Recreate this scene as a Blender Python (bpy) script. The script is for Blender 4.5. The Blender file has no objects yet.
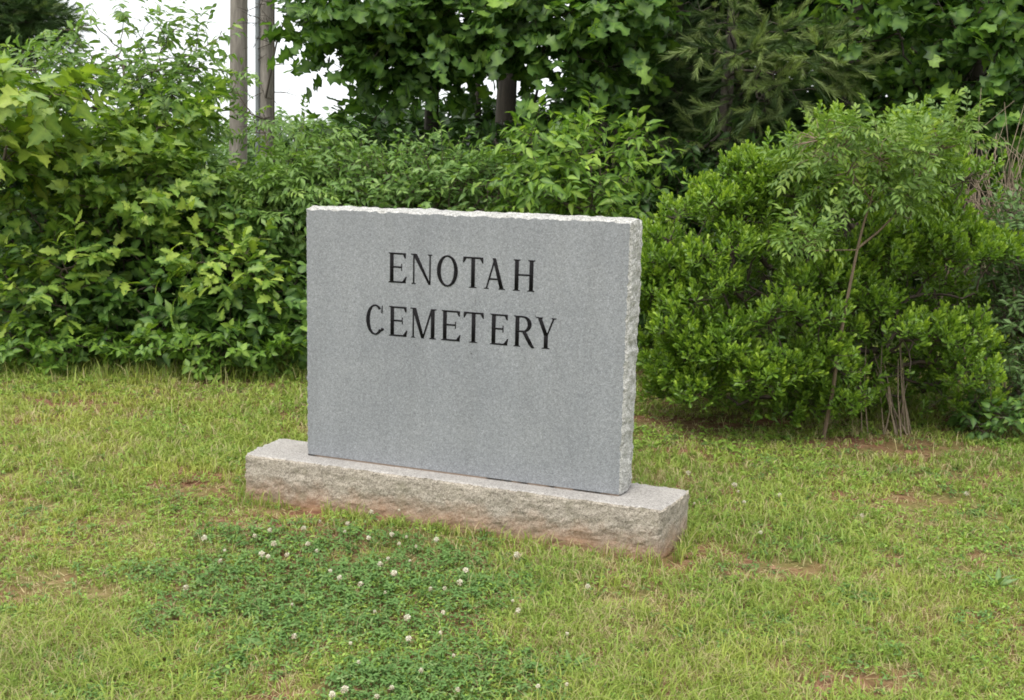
import bpy, bmesh, math
import numpy as np
from mathutils import Matrix, Vector, noise as mnoise

# ------------------------------------------------------------------ scene, camera, world, sun
S = bpy.context.scene
COL = S.collection
RNG = np.random.default_rng(11)
W, H = 1024, 700
F, PITCH, ROLL, CAMZ = 1069.3, 0.1667, 0.0262, 1.45
_c, _s = math.cos(PITCH), math.sin(PITCH)
_fwd = np.array([0, _c, -_s]); _up0 = np.array([0, _s, _c]); _r0 = np.array([1.0, 0, 0])
_right = _r0 * math.cos(ROLL) + _up0 * math.sin(ROLL)
_up = _up0 * math.cos(ROLL) - _r0 * math.sin(ROLL)
cam_data = bpy.data.cameras.new('camera'); cam = bpy.data.objects.new('camera', cam_data); COL.objects.link(cam)
cam_data.sensor_width = 36; cam_data.lens = F * 36 / W
cam_data.clip_start = 0.05; cam_data.clip_end = 2000
m = Matrix.Identity(4)
for i in range(3):
    m[i][0] = _right[i]; m[i][1] = _up[i]; m[i][2] = -_fwd[i]
m[2][3] = CAMZ
cam.matrix_world = m
S.camera = cam
S.render.resolution_x, S.render.resolution_y = W, H

SUN_EL, SUN_AZ = math.radians(58), math.radians(205)      # azimuth clockwise from +Y (north)
world = bpy.data.worlds.new('World'); S.world = world; world.use_nodes = True
nt = world.node_tree; nt.nodes.clear()
sky = nt.nodes.new('ShaderNodeTexSky'); sky.sky_type = 'NISHITA'; sky.sun_disc = False
sky.sun_elevation = SUN_EL; sky.sun_rotation = SUN_AZ; sky.dust_density = 3.0; sky.ozone_density = 1.0
mix = nt.nodes.new('ShaderNodeMixRGB'); mix.inputs[0].default_value = 0.86
tco = nt.nodes.new('ShaderNodeTexCoord'); sxy = nt.nodes.new('ShaderNodeSeparateXYZ'); nt.links.new(tco.outputs['Generated'], sxy.inputs[0])
crp = nt.nodes.new('ShaderNodeValToRGB')                  # overcast cloud layer, about twice as bright overhead as at the horizon
crp.color_ramp.elements[0].color = (.44, .455, .465, 1); crp.color_ramp.elements[1].color = (1, .99, .97, 1)
nt.links.new(sxy.outputs[2], crp.inputs[0])
mul = nt.nodes.new('ShaderNodeMixRGB'); mul.blend_type = 'MULTIPLY'; mul.inputs[0].default_value = 1; mul.inputs[2].default_value = (18, 18, 18, 1)
nt.links.new(crp.outputs[0], mul.inputs[1]); nt.links.new(mul.outputs[0], mix.inputs[2])
bg = nt.nodes.new('ShaderNodeBackground'); bg.inputs[1].default_value = 0.1
wo = nt.nodes.new('ShaderNodeOutputWorld')
nt.links.new(sky.outputs[0], mix.inputs[1]); nt.links.new(mix.outputs[0], bg.inputs[0]); nt.links.new(bg.outputs[0], wo.inputs[0])
sl = bpy.data.lights.new('sun', 'SUN'); sl.energy = 1.4; sl.angle = math.radians(25); sl.color = (1.0, 0.955, 0.88)
so = bpy.data.objects.new('sun', sl); COL.objects.link(so)
sd = Vector((math.sin(SUN_AZ) * math.cos(SUN_EL), math.cos(SUN_AZ) * math.cos(SUN_EL), math.sin(SUN_EL)))
so.rotation_euler = (-sd).to_track_quat('-Z', 'Y').to_euler(); so.location = (0, 0, 20)
S.view_settings.view_transform = 'Standard'; S.view_settings.look = 'None'
S.view_settings.exposure = 0.75; S.view_settings.gamma = 1
S.view_settings.use_curve_mapping = False
S.cycles.filter_width = 1.8; S.cycles.max_bounces = 8; S.cycles.diffuse_bounces = 4; S.cycles.transmission_bounces = 4

# ------------------------------------------------------------------ helpers
def ray(px, py):
    d = _fwd * F + _right * (px - W / 2) - _up * (py - H / 2)
    return d
def at(px, py, Y):
    d = ray(px, py); return np.array([0, 0, CAMZ]) + d * (Y / d[1])
def ground(px, py, z=0.0):
    d = ray(px, py); return np.array([0, 0, CAMZ]) + d * ((z - CAMZ) / d[2])
def foot(px, Y):
    p = at(px, 350, Y); return np.array([p[0], Y, 0.0])
def nrm(a):
    return a / (np.linalg.norm(a, axis=-1, keepdims=True) + 1e-9)
def snoise(x, y, sc, seed=0.0):
    """smooth 2-D value noise in 0..1, vectorised"""
    x = np.asarray(x) * sc + seed * 17.13; y = np.asarray(y) * sc + seed * 7.77
    xi = np.floor(x); yi = np.floor(y); fx = x - xi; fy = y - yi
    fx = fx * fx * (3 - 2 * fx); fy = fy * fy * (3 - 2 * fy)
    def h(a, b):
        v = np.sin(a * 127.1 + b * 311.7 + seed) * 43758.5453
        return v - np.floor(v)
    return (h(xi, yi) * (1 - fx) + h(xi + 1, yi) * fx) * (1 - fy) + (h(xi, yi + 1) * (1 - fx) + h(xi + 1, yi + 1) * fx) * fy

class Geo:
    """verts, faces and a per-vertex 'var' colour gathered as arrays and linked as ONE mesh"""
    def __init__(s): s.V = []; s.L = []; s.C = []; s.A = []; s.M = []; s.n = 0
    def add(s, V, loops, counts, var=None, mat=0):
        V = np.asarray(V, float).reshape(-1, 3)
        s.V.append(V); s.L.append(np.asarray(loops, np.int64).ravel() + s.n)
        counts = np.asarray(counts, np.int64).ravel(); s.C.append(counts)
        s.A.append(np.zeros((len(V), 3)) if var is None else np.asarray(var, float).reshape(-1, 3))
        s.M.append(np.full(len(counts), mat, np.int32)); s.n += len(V)
    def build(s, name, mats, parent=None, smooth=False):
        V = np.concatenate(s.V); L = np.concatenate(s.L); C = np.concatenate(s.C); A = np.concatenate(s.A); M = np.concatenate(s.M)
        me = bpy.data.meshes.new(name)
        me.vertices.add(len(V)); me.vertices.foreach_set('co', V.astype(np.float32).ravel())
        me.loops.add(len(L)); me.loops.foreach_set('vertex_index', L.astype(np.int32))
        me.polygons.add(len(C))
        st = np.zeros(len(C), np.int32); st[1:] = np.cumsum(C)[:-1]
        me.polygons.foreach_set('loop_start', st); me.polygons.foreach_set('loop_total', C.astype(np.int32))
        me.polygons.foreach_set('material_index', M)
        if smooth: me.polygons.foreach_set('use_smooth', np.ones(len(C), bool))
        at_ = me.attributes.new('var', 'FLOAT_COLOR', 'POINT')
        a4 = np.ones((len(V), 4), np.float32); a4[:, :3] = A
        at_.data.foreach_set('color', a4.ravel())
        for mt in (mats if isinstance(mats, (list, tuple)) else [mats]): me.materials.append(mt)
        me.update(calc_edges=True)
        o = bpy.data.objects.new(name, me); COL.objects.link(o)
        if parent is not None: o.parent = parent
        return o

def tag(o, label=None, cat=None, group=None, kind=None):
    if label: o['label'] = label
    if cat: o['category'] = cat
    if group: o['group'] = group
    if kind: o['kind'] = kind
    return o
def thing(name, label, cat, loc=(0, 0, 0), group=None):
    o = bpy.data.objects.new(name, None); COL.objects.link(o); o.location = tuple(float(v) for v in loc); o.empty_display_size = 0.2
    return tag(o, label, cat, group)
def copy_thing(root, loc, rz, label, group, sc=1.0):
    r = root.copy(); COL.objects.link(r); r.location = tuple(float(v) for v in loc); r.rotation_euler = (0, 0, rz); r.scale = (sc, sc, sc)
    r['label'] = label; r['group'] = group
    for ch in list(root.children):
        c = ch.copy(); COL.objects.link(c); c.parent = r
    return r

# ------------------------------------------------------------------ materials
def newmat(name):
    mt = bpy.data.materials.new(name); mt.use_nodes = True
    n = mt.node_tree.nodes; l = mt.node_tree.links
    return mt, n, l, n['Principled BSDF']
def ramp(n, l, fac, stops):
    r = n.new('ShaderNodeValToRGB'); e = r.color_ramp.elements
    while len(e) < len(stops): e.new(0.5)
    for k, (p, c) in enumerate(stops):
        e[k].position = p; e[k].color = (*c, 1)
    l.new(fac, r.inputs[0]); return r.outputs[0]
def noise_tex(n, l, scale, detail=4, rough=0.6, vec=None):
    t = n.new('ShaderNodeTexNoise'); t.inputs['Scale'].default_value = scale; t.inputs['Detail'].default_value = detail; t.inputs['Roughness'].default_value = rough
    if vec is not None: l.new(vec, t.inputs['Vector'])
    return t.outputs['Fac']
def mixc(n, l, fac, a, b, mode='MIX'):
    mx = n.new('ShaderNodeMixRGB'); mx.blend_type = mode
    for k, v in ((0, fac), (1, a), (2, b)):
        if isinstance(v, (int, float)): mx.inputs[k].default_value = v
        elif isinstance(v, tuple): mx.inputs[k].default_value = (*v, 1)
        else: l.new(v, mx.inputs[k])
    return mx.outputs[0]

def leaf_mat(name, cols, young, trans=0.35, rough=0.45, spec=0.35):
    """cols: three leaf colours met at random; young: the colour of fresh growth (var.y); var.z: 1 on the midrib"""
    mt, n, l, p = newmat(name)
    a = n.new('ShaderNodeAttribute'); a.attribute_name = 'var'
    sx = n.new('ShaderNodeSeparateXYZ'); l.new(a.outputs['Vector'], sx.inputs[0])
    c = ramp(n, l, sx.outputs[0], [(0.0, cols[0]), (0.55, cols[1]), (1.0, cols[2])])
    c = mixc(n, l, sx.outputs[1], c, young)
    g = n.new('ShaderNodeNewGeometry')
    blot = noise_tex(n, l, 55, 3, 0.6, g.outputs['Position'])
    bl = ramp(n, l, blot, [(0.3, (0.78, 0.78, 0.78)), (0.7, (1.15, 1.15, 1.15))])
    c = mixc(n, l, 1.0, c, bl, 'MULTIPLY')
    mv = n.new('ShaderNodeMath'); mv.operation = 'MULTIPLY'; mv.inputs[1].default_value = 0.22; l.new(sx.outputs[2], mv.inputs[0])
    c = mixc(n, l, mv.outputs[0], c, tuple(min(1, 2.2 * v + 0.02) for v in young))
    l.new(c, p.inputs['Base Color']); p.inputs['Roughness'].default_value = rough
    p.inputs['Specular IOR Level'].default_value = spec
    tr = n.new('ShaderNodeBsdfTranslucent')
    tc = mixc(n, l, 1.0, c, (1.25, 1.35, 0.55), 'MULTIPLY'); l.new(tc, tr.inputs['Color'])
    ms = n.new('ShaderNodeMixShader'); ms.inputs[0].default_value = trans
    l.new(p.outputs[0], ms.inputs[1]); l.new(tr.outputs[0], ms.inputs[2])
    l.new(ms.outputs[0], n['Material Output'].inputs['Surface'])
    return mt
def bark_mat(name, a, b, scale=30):
    mt, n, l, p = newmat(name)
    g = n.new('ShaderNodeTexCoord'); mp = n.new('ShaderNodeMapping'); mp.inputs['Scale'].default_value = (1, 1, 0.15); l.new(g.outputs['Object'], mp.inputs[0])
    f = noise_tex(n, l, scale, 6, 0.7, mp.outputs[0])
    c = ramp(n, l, f, [(0.3, a), (0.7, b)]); l.new(c, p.inputs['Base Color']); p.inputs['Roughness'].default_value = 0.9
    bp = n.new('ShaderNodeBump'); bp.inputs['Strength'].default_value = 0.6; bp.inputs['Distance'].default_value = 0.01
    l.new(f, bp.inputs['Height']); l.new(bp.outputs[0], p.inputs['Normal'])
    return mt

M = {}
M['maple'] = leaf_mat('maple_leaf', [(.05, .12, .023), (.088, .185, .03), (.15, .26, .042)], (.29, .38, .065))
M['tulip'] = leaf_mat('tulip_tree_leaf', [(.018, .055, .013), (.036, .094, .022), (.068, .15, .033)], (.20, .32, .055))
M['tulip_bright'] = leaf_mat('young_big_leaf', [(.08, .17, .03), (.13, .23, .035), (.18, .275, .04)], (.28, .35, .055), 0.35)
M['cherry'] = leaf_mat('cherry_leaf', [(.058, .13, .035), (.095, .19, .045), (.14, .24, .06)], (.23, .32, .075))
M['walnut'] = leaf_mat('pinnate_leaf', [(0.057, 0.127, 0.032), (0.092, 0.178, 0.041), (0.138, 0.241, 0.057)], (0.230, 0.333, 0.069))
M['sumac'] = leaf_mat('sapling_leaflet', [(.06, .13, .036), (.095, .18, .042), (.14, .23, .05)], (.25, .34, .065))
M['viburnum'] = leaf_mat('ovate_leaf', [(.028, .085, .02), (.052, .13, .03), (.09, .185, .042)], (.2, .31, .06))
M['oval'] = leaf_mat('oval_leaf', [(0.037, 0.099, 0.018), (0.073, 0.166, 0.027), (0.125, 0.239, 0.038)], (0.252, 0.371, 0.054))
M['fine'] = leaf_mat('fine_leaf', [(0.065, 0.138, 0.038), (0.102, 0.203, 0.052), (0.160, 0.275, 0.072)], (0.207, 0.310, 0.081))
M['holly'] = leaf_mat('rounded_bush_leaf', [(.028, .085, .013), (.058, .15, .018), (.10, .215, .026)], (.30, .42, .045), 0.3, 0.38, 0.45)
M['pine'] = leaf_mat('pine_needle', [(0.039, 0.078, 0.023), (0.058, 0.111, 0.033), (0.085, 0.143, 0.046)], (0.172, 0.230, 0.075), 0.2)
M['pine_young'] = leaf_mat('young_pine_needle', [(.035, .07, .02), (.06, .105, .03), (.10, .16, .045)], (.30, .38, .14), 0.25)
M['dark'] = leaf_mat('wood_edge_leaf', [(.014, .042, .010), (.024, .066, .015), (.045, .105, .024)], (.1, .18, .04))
M['clover'] = leaf_mat('clover_leaf', [(.05, .12, .03), (.078, .168, .04), (.12, .215, .05)], (.19, .27, .10), 0.3, .6, .15)
M['weed'] = leaf_mat('weed_leaf', [(.09, .19, .03), (.14, .26, .036), (.20, .30, .05)], (.27, .36, .065), 0.3)
M['fern'] = leaf_mat('pale_shrub_leaf', [(0.065, 0.130, 0.046), (0.098, 0.182, 0.058), (0.130, 0.221, 0.078)], (0.172, 0.253, 0.092), 0.3)
M['bark'] = bark_mat('bark_brown', (.05, .038, .028), (.13, .10, .075))
M['bark_dark'] = bark_mat('bark_dark', (.03, .025, .02), (.08, .065, .05))
M['bark_light'] = bark_mat('bark_sapling', (.12, .085, .055), (.24, .18, .125), 60)
M['dead'] = bark_mat('dead_stem', (.14, .105, .07), (.30, .24, .17), 60)
M['pole'] = bark_mat('weathered_pole_wood', (.12, .105, .092), (.30, .268, .24), 18)
# grass: var.x green..yellow, var.y dryness
mt, n, l, p = newmat('grass_blade')
a = n.new('ShaderNodeAttribute'); a.attribute_name = 'var'; sx = n.new('ShaderNodeSeparateXYZ'); l.new(a.outputs['Vector'], sx.inputs[0])
c = ramp(n, l, sx.outputs[0], [(0, (.125, .22, .042)), (.5, (.25, .345, .062)), (1, (.40, .44, .09))])
c = mixc(n, l, sx.outputs[1], c, (.52, .42, .25)); l.new(c, p.inputs['Base Color']); p.inputs['Roughness'].default_value = .5; p.inputs['Specular IOR Level'].default_value = .3
tr = n.new('ShaderNodeBsdfTranslucent'); l.new(c, tr.inputs['Color']); ms = n.new('ShaderNodeMixShader'); ms.inputs[0].default_value = .35
l.new(p.outputs[0], ms.inputs[1]); l.new(tr.outputs[0], ms.inputs[2]); l.new(ms.outputs[0], n['Material Output'].inputs['Surface'])
M['grass'] = mt
# lawn soil
mt, n, l, p = newmat('lawn_soil')
tc = n.new('ShaderNodeTexCoord').outputs['Object']
f1 = noise_tex(n, l, 1.7, 5, .65, tc); f2 = noise_tex(n, l, 22, 5, .7, tc); f3 = noise_tex(n, l, 140, 3, .7, tc)
clay = ramp(n, l, f2, [(.3, (.09, .036, .024)), (.5, (.18, .085, .052)), (.7, (.28, .16, .11))])
moss = ramp(n, l, f2, [(.3, (.07, .07, .022)), (.5, (.14, .125, .04)), (.7, (.24, .18, .09))])
fac = ramp(n, l, f1, [(.40, (0, 0, 0)), (.56, (1, 1, 1))])
c = mixc(n, l, fac, clay, moss)
ln = n.new('ShaderNodeVectorMath'); ln.operation = 'LENGTH'; l.new(tc, ln.inputs[0])
dv = n.new('ShaderNodeMath'); dv.operation = 'MULTIPLY'; dv.inputs[1].default_value = .05; l.new(ln.outputs['Value'], dv.inputs[0])
far = ramp(n, l, dv.outputs[0], [(.40, (0, 0, 0)), (.48, (1, 1, 1))])       # rough pasture from about 9 m out
past = ramp(n, l, f2, [(.3, (.06, .10, .022)), (.55, (.11, .16, .035)), (.75, (.18, .20, .06))])
c = mixc(n, l, far, c, past)
c = mixc(n, l, 1.0, c, ramp(n, l, f3, [(.25, (.6, .6, .6)), (.75, (1.25, 1.25, 1.25))]), 'MULTIPLY')
l.new(c, p.inputs['Base Color']); p.inputs['Roughness'].default_value = .95; p.inputs['Specular IOR Level'].default_value = .15
bp = n.new('ShaderNodeBump'); bp.inputs['Strength'].default_value = .8; bp.inputs['Distance'].default_value = .012; l.new(f2, bp.inputs['Height']); l.new(bp.outputs[0], p.inputs['Normal'])
M['soil'] = mt
# granite: sawn face, rock-pitched edges, and the clay-stained base
def granite(name, dark, mid, light, bump, stain=None, streak=False, pits=False):
    mt, n, l, p = newmat(name)
    tc = n.new('ShaderNodeTexCoord').outputs['Object']
    v = n.new('ShaderNodeTexVoronoi'); v.inputs['Scale'].default_value = 290; l.new(tc, v.inputs['Vector'])
    sp = n.new('ShaderNodeSeparateXYZ'); l.new(v.outputs['Color'], sp.inputs[0])
    c = ramp(n, l, sp.outputs[0], [(0.0, dark), (.10, tuple(.5 * (x + y) for x, y in zip(dark, mid))), (.35, mid), (.8, light), (1.0, tuple(min(.8, 1.25 * x) for x in light))])
    f = noise_tex(n, l, 70, 4, .7, tc)
    c = mixc(n, l, 1.0, c, ramp(n, l, f, [(.25, (.8, .8, .8)), (.75, (1.15, 1.15, 1.15))]), 'MULTIPLY')
    big = noise_tex(n, l, 3.2, 5, .6, tc)
    c = mixc(n, l, 1.0, c, ramp(n, l, big, [(.3, (.90, .90, .91)), (.7, (1.07, 1.06, 1.05))]), 'MULTIPLY')
    if streak:
        mp = n.new('ShaderNodeMapping'); mp.inputs['Scale'].default_value = (14, 14, .9); l.new(tc, mp.inputs[0])
        sf = noise_tex(n, l, 1.0, 4, .6, mp.outputs[0])
        c = mixc(n, l, 1.0, c, ramp(n, l, sf, [(.35, (.955, .953, .948)), (.6, (1.02, 1.02, 1.02))]), 'MULTIPLY')
        pit = n.new('ShaderNodeTexVoronoi'); pit.inputs['Scale'].default_value = 9; l.new(tc, pit.inputs['Vector'])
        c = mixc(n, l, 1.0, c, ramp(n, l, pit.outputs['Distance'], [(.018, (.35, .34, .33)), (.04, (1, 1, 1))]), 'MULTIPLY')
    if pits:
        mp = n.new('ShaderNodeMapping'); mp.inputs['Scale'].default_value = (.6, 1, 1.3); l.new(tc, mp.inputs[0])
        pf = noise_tex(n, l, 34, 6, .75, mp.outputs[0])
        c = mixc(n, l, 1.0, c, ramp(n, l, pf, [(.34, (.55, .54, .51)), (.46, (.95, .95, .94)), (.62, (1.05, 1.05, 1.05)), (.72, (1.3, 1.3, 1.29))]), 'MULTIPLY')
    if stain:
        sz = n.new('ShaderNodeSeparateXYZ'); l.new(tc, sz.inputs[0])
        nf = noise_tex(n, l, 7, 6, .7, tc)
        ad = n.new('ShaderNodeMath'); ad.operation = 'MULTIPLY_ADD'; ad.inputs[1].default_value = .20; l.new(nf, ad.inputs[0]); l.new(sz.outputs[2], ad.inputs[2])
        st = ramp(n, l, ad.outputs[0], [(.09, (1, 1, 1)), (.225, (0, 0, 0))])
        mpf = n.new('ShaderNodeMath'); mpf.operation = 'MULTIPLY'; mpf.inputs[1].default_value = .75; l.new(st, mpf.inputs[0])
        c = mixc(n, l, mpf.outputs[0], c, stain)
        n2 = noise_tex(n, l, 11, 5, .65, tc)
        li = ramp(n, l, n2, [(.55, (0, 0, 0)), (.72, (.5, .5, .5))])
        c = mixc(n, l, li, c, (.20, .185, .12))
    l.new(c, p.inputs['Base Color']); p.inputs['Roughness'].default_value = .72; p.inputs['Specular IOR Level'].default_value = .35
    bp = n.new('ShaderNodeBump'); bp.inputs['Strength'].default_value = bump; bp.inputs['Distance'].default_value = .006
    f2 = noise_tex(n, l, 45 if bump > .3 else 260, 6, .7, tc); l.new(f2, bp.inputs['Height']); l.new(bp.outputs[0], p.inputs['Normal'])
    return mt
M['sawn'] = granite('granite_sawn_face', (.150, .160, .173), (.208, .220, .235), (.245, .257, .272), .15, None, True)
M['pitched'] = granite('granite_rock_pitched', (.15, .15, .14), (.34, .34, .33), (.46, .46, .445), 1.0, None, False, True)
M['base'] = granite('granite_base_weathered', (.13, .11, .09), (.268, .235, .192), (.355, .32, .27), .7, (.29, .15, .075), False, True)
M['base_top'] = granite('granite_base_top', (.18, .17, .165), (.29, .275, .26), (.37, .355, .335), .3, None, True)
mt, n, l, p = newmat('mortar'); tc = n.new('ShaderNodeTexCoord').outputs['Object']
c = ramp(n, l, noise_tex(n, l, 5, 3, .6, tc), [(.40, (.03, .026, .022)), (.46, (.22, .165, .125))]); l.new(c, p.inputs['Base Color']); p.inputs['Roughness'].default_value = .95
M['mortar'] = mt
mt, n, l, p = newmat('black_letter_paint'); tc = n.new('ShaderNodeTexCoord').outputs['Object']
c = ramp(n, l, noise_tex(n, l, 120, 3, .6, tc), [(.3, (.006, .006, .007)), (.75, (.016, .015, .016))]); l.new(c, p.inputs['Base Color']); p.inputs['Roughness'].default_value = .85; p.inputs['Specular IOR Level'].default_value = .08
M['letter'] = mt
mt, n, l, p = newmat('clover_petal'); a = n.new('ShaderNodeAttribute'); a.attribute_name = 'var'; sx = n.new('ShaderNodeSeparateXYZ'); l.new(a.outputs['Vector'], sx.inputs[0])
c = ramp(n, l, sx.outputs[0], [(0, (.30, .23, .14)), (.35, (.50, .46, .34)), (1, (.64, .62, .52))]); l.new(c, p.inputs['Base Color']); p.inputs['Roughness'].default_value = .7
M['petal'] = mt
mt, n, l, p = newmat('galvanised_conduit'); p.inputs['Base Color'].default_value = (.20, .215, .23, 1); p.inputs['Metallic'].default_value = .2; p.inputs['Roughness'].default_value = .5
M['conduit'] = mt
mt, n, l, p = newmat('dead_leaf'); a = n.new('ShaderNodeAttribute'); a.attribute_name = 'var'; sx = n.new('ShaderNodeSeparateXYZ'); l.new(a.outputs['Vector'], sx.inputs[0])
c = ramp(n, l, sx.outputs[0], [(0, (.10, .05, .03)), (.5, (.20, .11, .06)), (1, (.36, .25, .14))]); l.new(c, p.inputs['Base Color']); p.inputs['Roughness'].default_value = .8
M['dead_leaf'] = mt

# ------------------------------------------------------------------ leaf shapes (unit length along +Y, normal +Z)
def strip_leaf(rows, fold=.25, droop=.25, twist=0.0):
    """rows: [(t, half width)]; left, mid, right verts per row"""
    V, Z, fc = [], [], []
    for t, w in rows:
        z = -droop * t * t
        for s in (-1, 0, 1):
            V.append((s * w * math.cos(fold), t, z + abs(s) * w * math.sin(fold) + s * twist * w * t)); Z.append(1.0 if s == 0 else 0.0)
    for k in range(len(rows) - 1):
        for s in (0, 1):
            a = 3 * k + s; fc.append((a, a + 1, a + 4, a + 3))
    return np.array(V), fc, np.array(Z)
def lobed_leaf(outline, fold=.2, droop=.2, curl=.12):
    """outline: right half (x,y) from base to tip; two polygons folded on the midrib"""
    ys = [y for _, y in outline]; mid = [(0, y) for y in np.linspace(0, outline[-1][1], 4)]
    V, Z, fc = [], [], []
    for _, y in mid: V.append((0, y, -droop * y * y)); Z.append(1.0)
    for s in (1, -1):
        idx = []
        for x, y in outline[:-1]:
            idx.append(len(V)); V.append((s * x * math.cos(fold), y, -droop * y * y + x * math.sin(fold) - curl * x * x)); Z.append(0.0)
        # split into quads/triangles fans toward the midrib so the blade can bend
        mids = np.array([v[1] for v in V[:4]])
        prev = 0
        ring = idx + [3]
        near = [int(np.argmin(abs(mids - V[i][1]))) for i in idx]
        near = list(np.maximum.accumulate(near)) + [3]
        last_m = 0
        cur = 0
        if near[0] > 0: near[0] = 0
        for k in range(len(ring) - 1):
            a, b = ring[k], ring[k + 1]; ma, mb = near[k], near[k + 1]
            poly = [ma, a, b] if b != 3 else [ma, a, 3]
            if ma != mb and b != 3: poly.append(mb)
            if s < 0: poly = poly[::-1]
            if len(set(poly)) >= 3: fc.append(tuple(poly))
    return np.array(V), fc, np.array(Z)
OUT_MAPLE = [(.06, .02), (.22, -.06), (.30, .10), (.50, .16), (.42, .30), (.47, .46), (.27, .44), (.22, .60), (.24, .74), (.10, .80), (0, 1.0)]
OUT_TULIP = [(.08, -.03), (.26, .0), (.50, .10), (.40, .24), (.30, .34), (.27, .46), (.36, .58), (.52, .72), (.30, .79), (.14, .90), (.04, .84), (0, .82)]
OUT_OAK = [(.05, .02), (.20, .14), (.13, .24), (.30, .38), (.18, .48), (.33, .64), (.17, .72), (.16, .86), (0, 1.0)]
ROWS_OVATE = [(0, .015), (.12, .22), (.32, .33), (.6, .25), (.82, .11), (1, .006)]
ROWS_OVAL = [(0, .012), (.25, .17), (.5, .215), (.78, .13), (1, .006)]
ROWS_LANCE = [(0, .01), (.25, .12), (.55, .135), (.8, .07), (1, .004)]
ROWS_OBOV = [(0, .03), (.35, .13), (.68, .26), (.9, .19), (1, .05)]
ROWS_SMALL = [(0, .03), (.5, .24), (1, .01)]
def merge_t(parts):
    V, fc, Z = [], [], []; n0 = 0
    for v, f, z in parts:
        V.append(v); Z.append(z); fc += [tuple(i + n0 for i in q) for q in f]; n0 += len(v)
    return np.concatenate(V), fc, np.concatenate(Z)
def xform(t, pos, d, nz, sc):
    y = nrm(np.array(d, float)); z = np.array(nz, float); z = nrm(z - y * (z @ y)); x = np.cross(y, z)
    return (np.array(pos) + sc * (t[0] @ np.stack([x, y, z])), t[1], t[2])
def pinnate(npair, rng, rows=ROWS_LANCE, lw=.26):
    leaf = strip_leaf([rows[0], rows[2], rows[-1]], .2, .25); parts = []
    droop = rng.uniform(.15, .4)
    for k in range(npair):
        t = .18 + .75 * k / (npair - 1)
        for s in (-1, 1):
            parts.append(xform(leaf, (0, t, -droop * t * t), (s * 1.0, .55 + .3 * t, -.35 + rng.normal(0, .12)), (rng.normal(0, .15), -.1, 1), lw * (1 - .35 * abs(t - .5)) * rng.uniform(.85, 1.1)))
    parts.append(xform(leaf, (0, .97, -droop), (0, 1, -.5), (0, .2, 1), lw))
    rv = np.array([(-.006, 0, 0), (.006, 0, 0), (.005, .5, -droop * .25), (-.005, .5, -droop * .25), (0.003, 1, -droop), (-.003, 1, -droop)])
    parts.append((rv, [(0, 1, 2, 3), (3, 2, 4, 5)], np.ones(6)))
    return merge_t(parts)
def pinnate_wide(npair, rng): return pinnate(npair, rng, ROWS_OVAL, .40)
def trifol(rng, rows=ROWS_OBOV, lw=.62, stalk=.0):
    leaf = strip_leaf([rows[0], rows[2], rows[3], rows[-1]], .25, .15); parts = []
    for k in range(3):
        a = math.radians(90 + (k - 1) * 105 + rng.normal(0, 8))
        parts.append(xform(leaf, (0, .4, 0), (math.cos(a), math.sin(a), rng.normal(-.1, .12)), (rng.normal(0, .12), rng.normal(0, .12), 1), lw * rng.uniform(.85, 1.05)))
    return merge_t(parts)
def needle_spray(rng, nn=70, width=.03, splay=.5):
    V, fc, Z = [], [], []
    for k in range(nn):
        t = k / nn; a = rng.uniform(0, 2 * math.pi)
        b = np.array([0, t, 0]); d = nrm(np.array([math.cos(a) * splay, .8 + .5 * t, math.sin(a) * splay + .1])); L = rng.uniform(.32, .5)
        sdv = nrm(np.cross(d, rng.normal(0, 1, 3))) * width
        i = len(V); V += [b - sdv * .5, b + sdv * .5, b + d * L]; Z += [0, 0, 0]; fc.append((i, i + 1, i + 2))
    i = len(V); V += [(-.02, 0, 0), (.02, 0, 0), (.012, 1, 0), (-.012, 1, 0)]; Z += [0] * 4; fc.append((i, i + 1, i + 2, i + 3))
    return np.array(V), fc, np.array(Z)
r_ = np.random.default_rng(3)
T = {
    'maple': [lobed_leaf(OUT_MAPLE, f, d) for f, d in ((.1, .1), (.3, .3), (.2, .5), (.4, .2))],
    'tulip': [lobed_leaf(OUT_TULIP, f, d) for f, d in ((.1, .1), (.3, .3), (.2, .45), (.4, .2))],
    'oak': [lobed_leaf(OUT_OAK, f, d) for f, d in ((.1, .1), (.3, .3), (.2, .5))],
    'ovate': [strip_leaf(ROWS_OVATE, f, d, w) for f, d, w in ((.15, .1, 0), (.35, .35, .2), (.25, .6, -.2))],
    'oval': [strip_leaf(ROWS_OVAL, f, d, w) for f, d, w in ((.2, .1, 0), (.4, .4, .2), (.3, .65, -.2))],
    'lance': [strip_leaf(ROWS_LANCE, f, d, w) for f, d, w in ((.2, .1, 0), (.4, .4, .3), (.3, .6, -.3))],
    'obov': [strip_leaf(ROWS_OBOV, f, d, 0) for f, d in ((.25, .0), (.4, .2), (.3, -.15))],
    'small': [strip_leaf(ROWS_SMALL, f, d, 0) for f, d in ((.25, .1), (.4, .3))],
    'pinnate': [pinnate(k, r_) for k in (5, 6, 7)],
    'pinnate_wide': [pinnate_wide(k, r_) for k in (3, 4, 4)],
    'trifol': [trifol(r_) for _ in range(4)],
    'bramble': [trifol(r_, ROWS_OVATE, .7) for _ in range(3)],
    'needle': [needle_spray(r_) for _ in range(3)],
}
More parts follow.
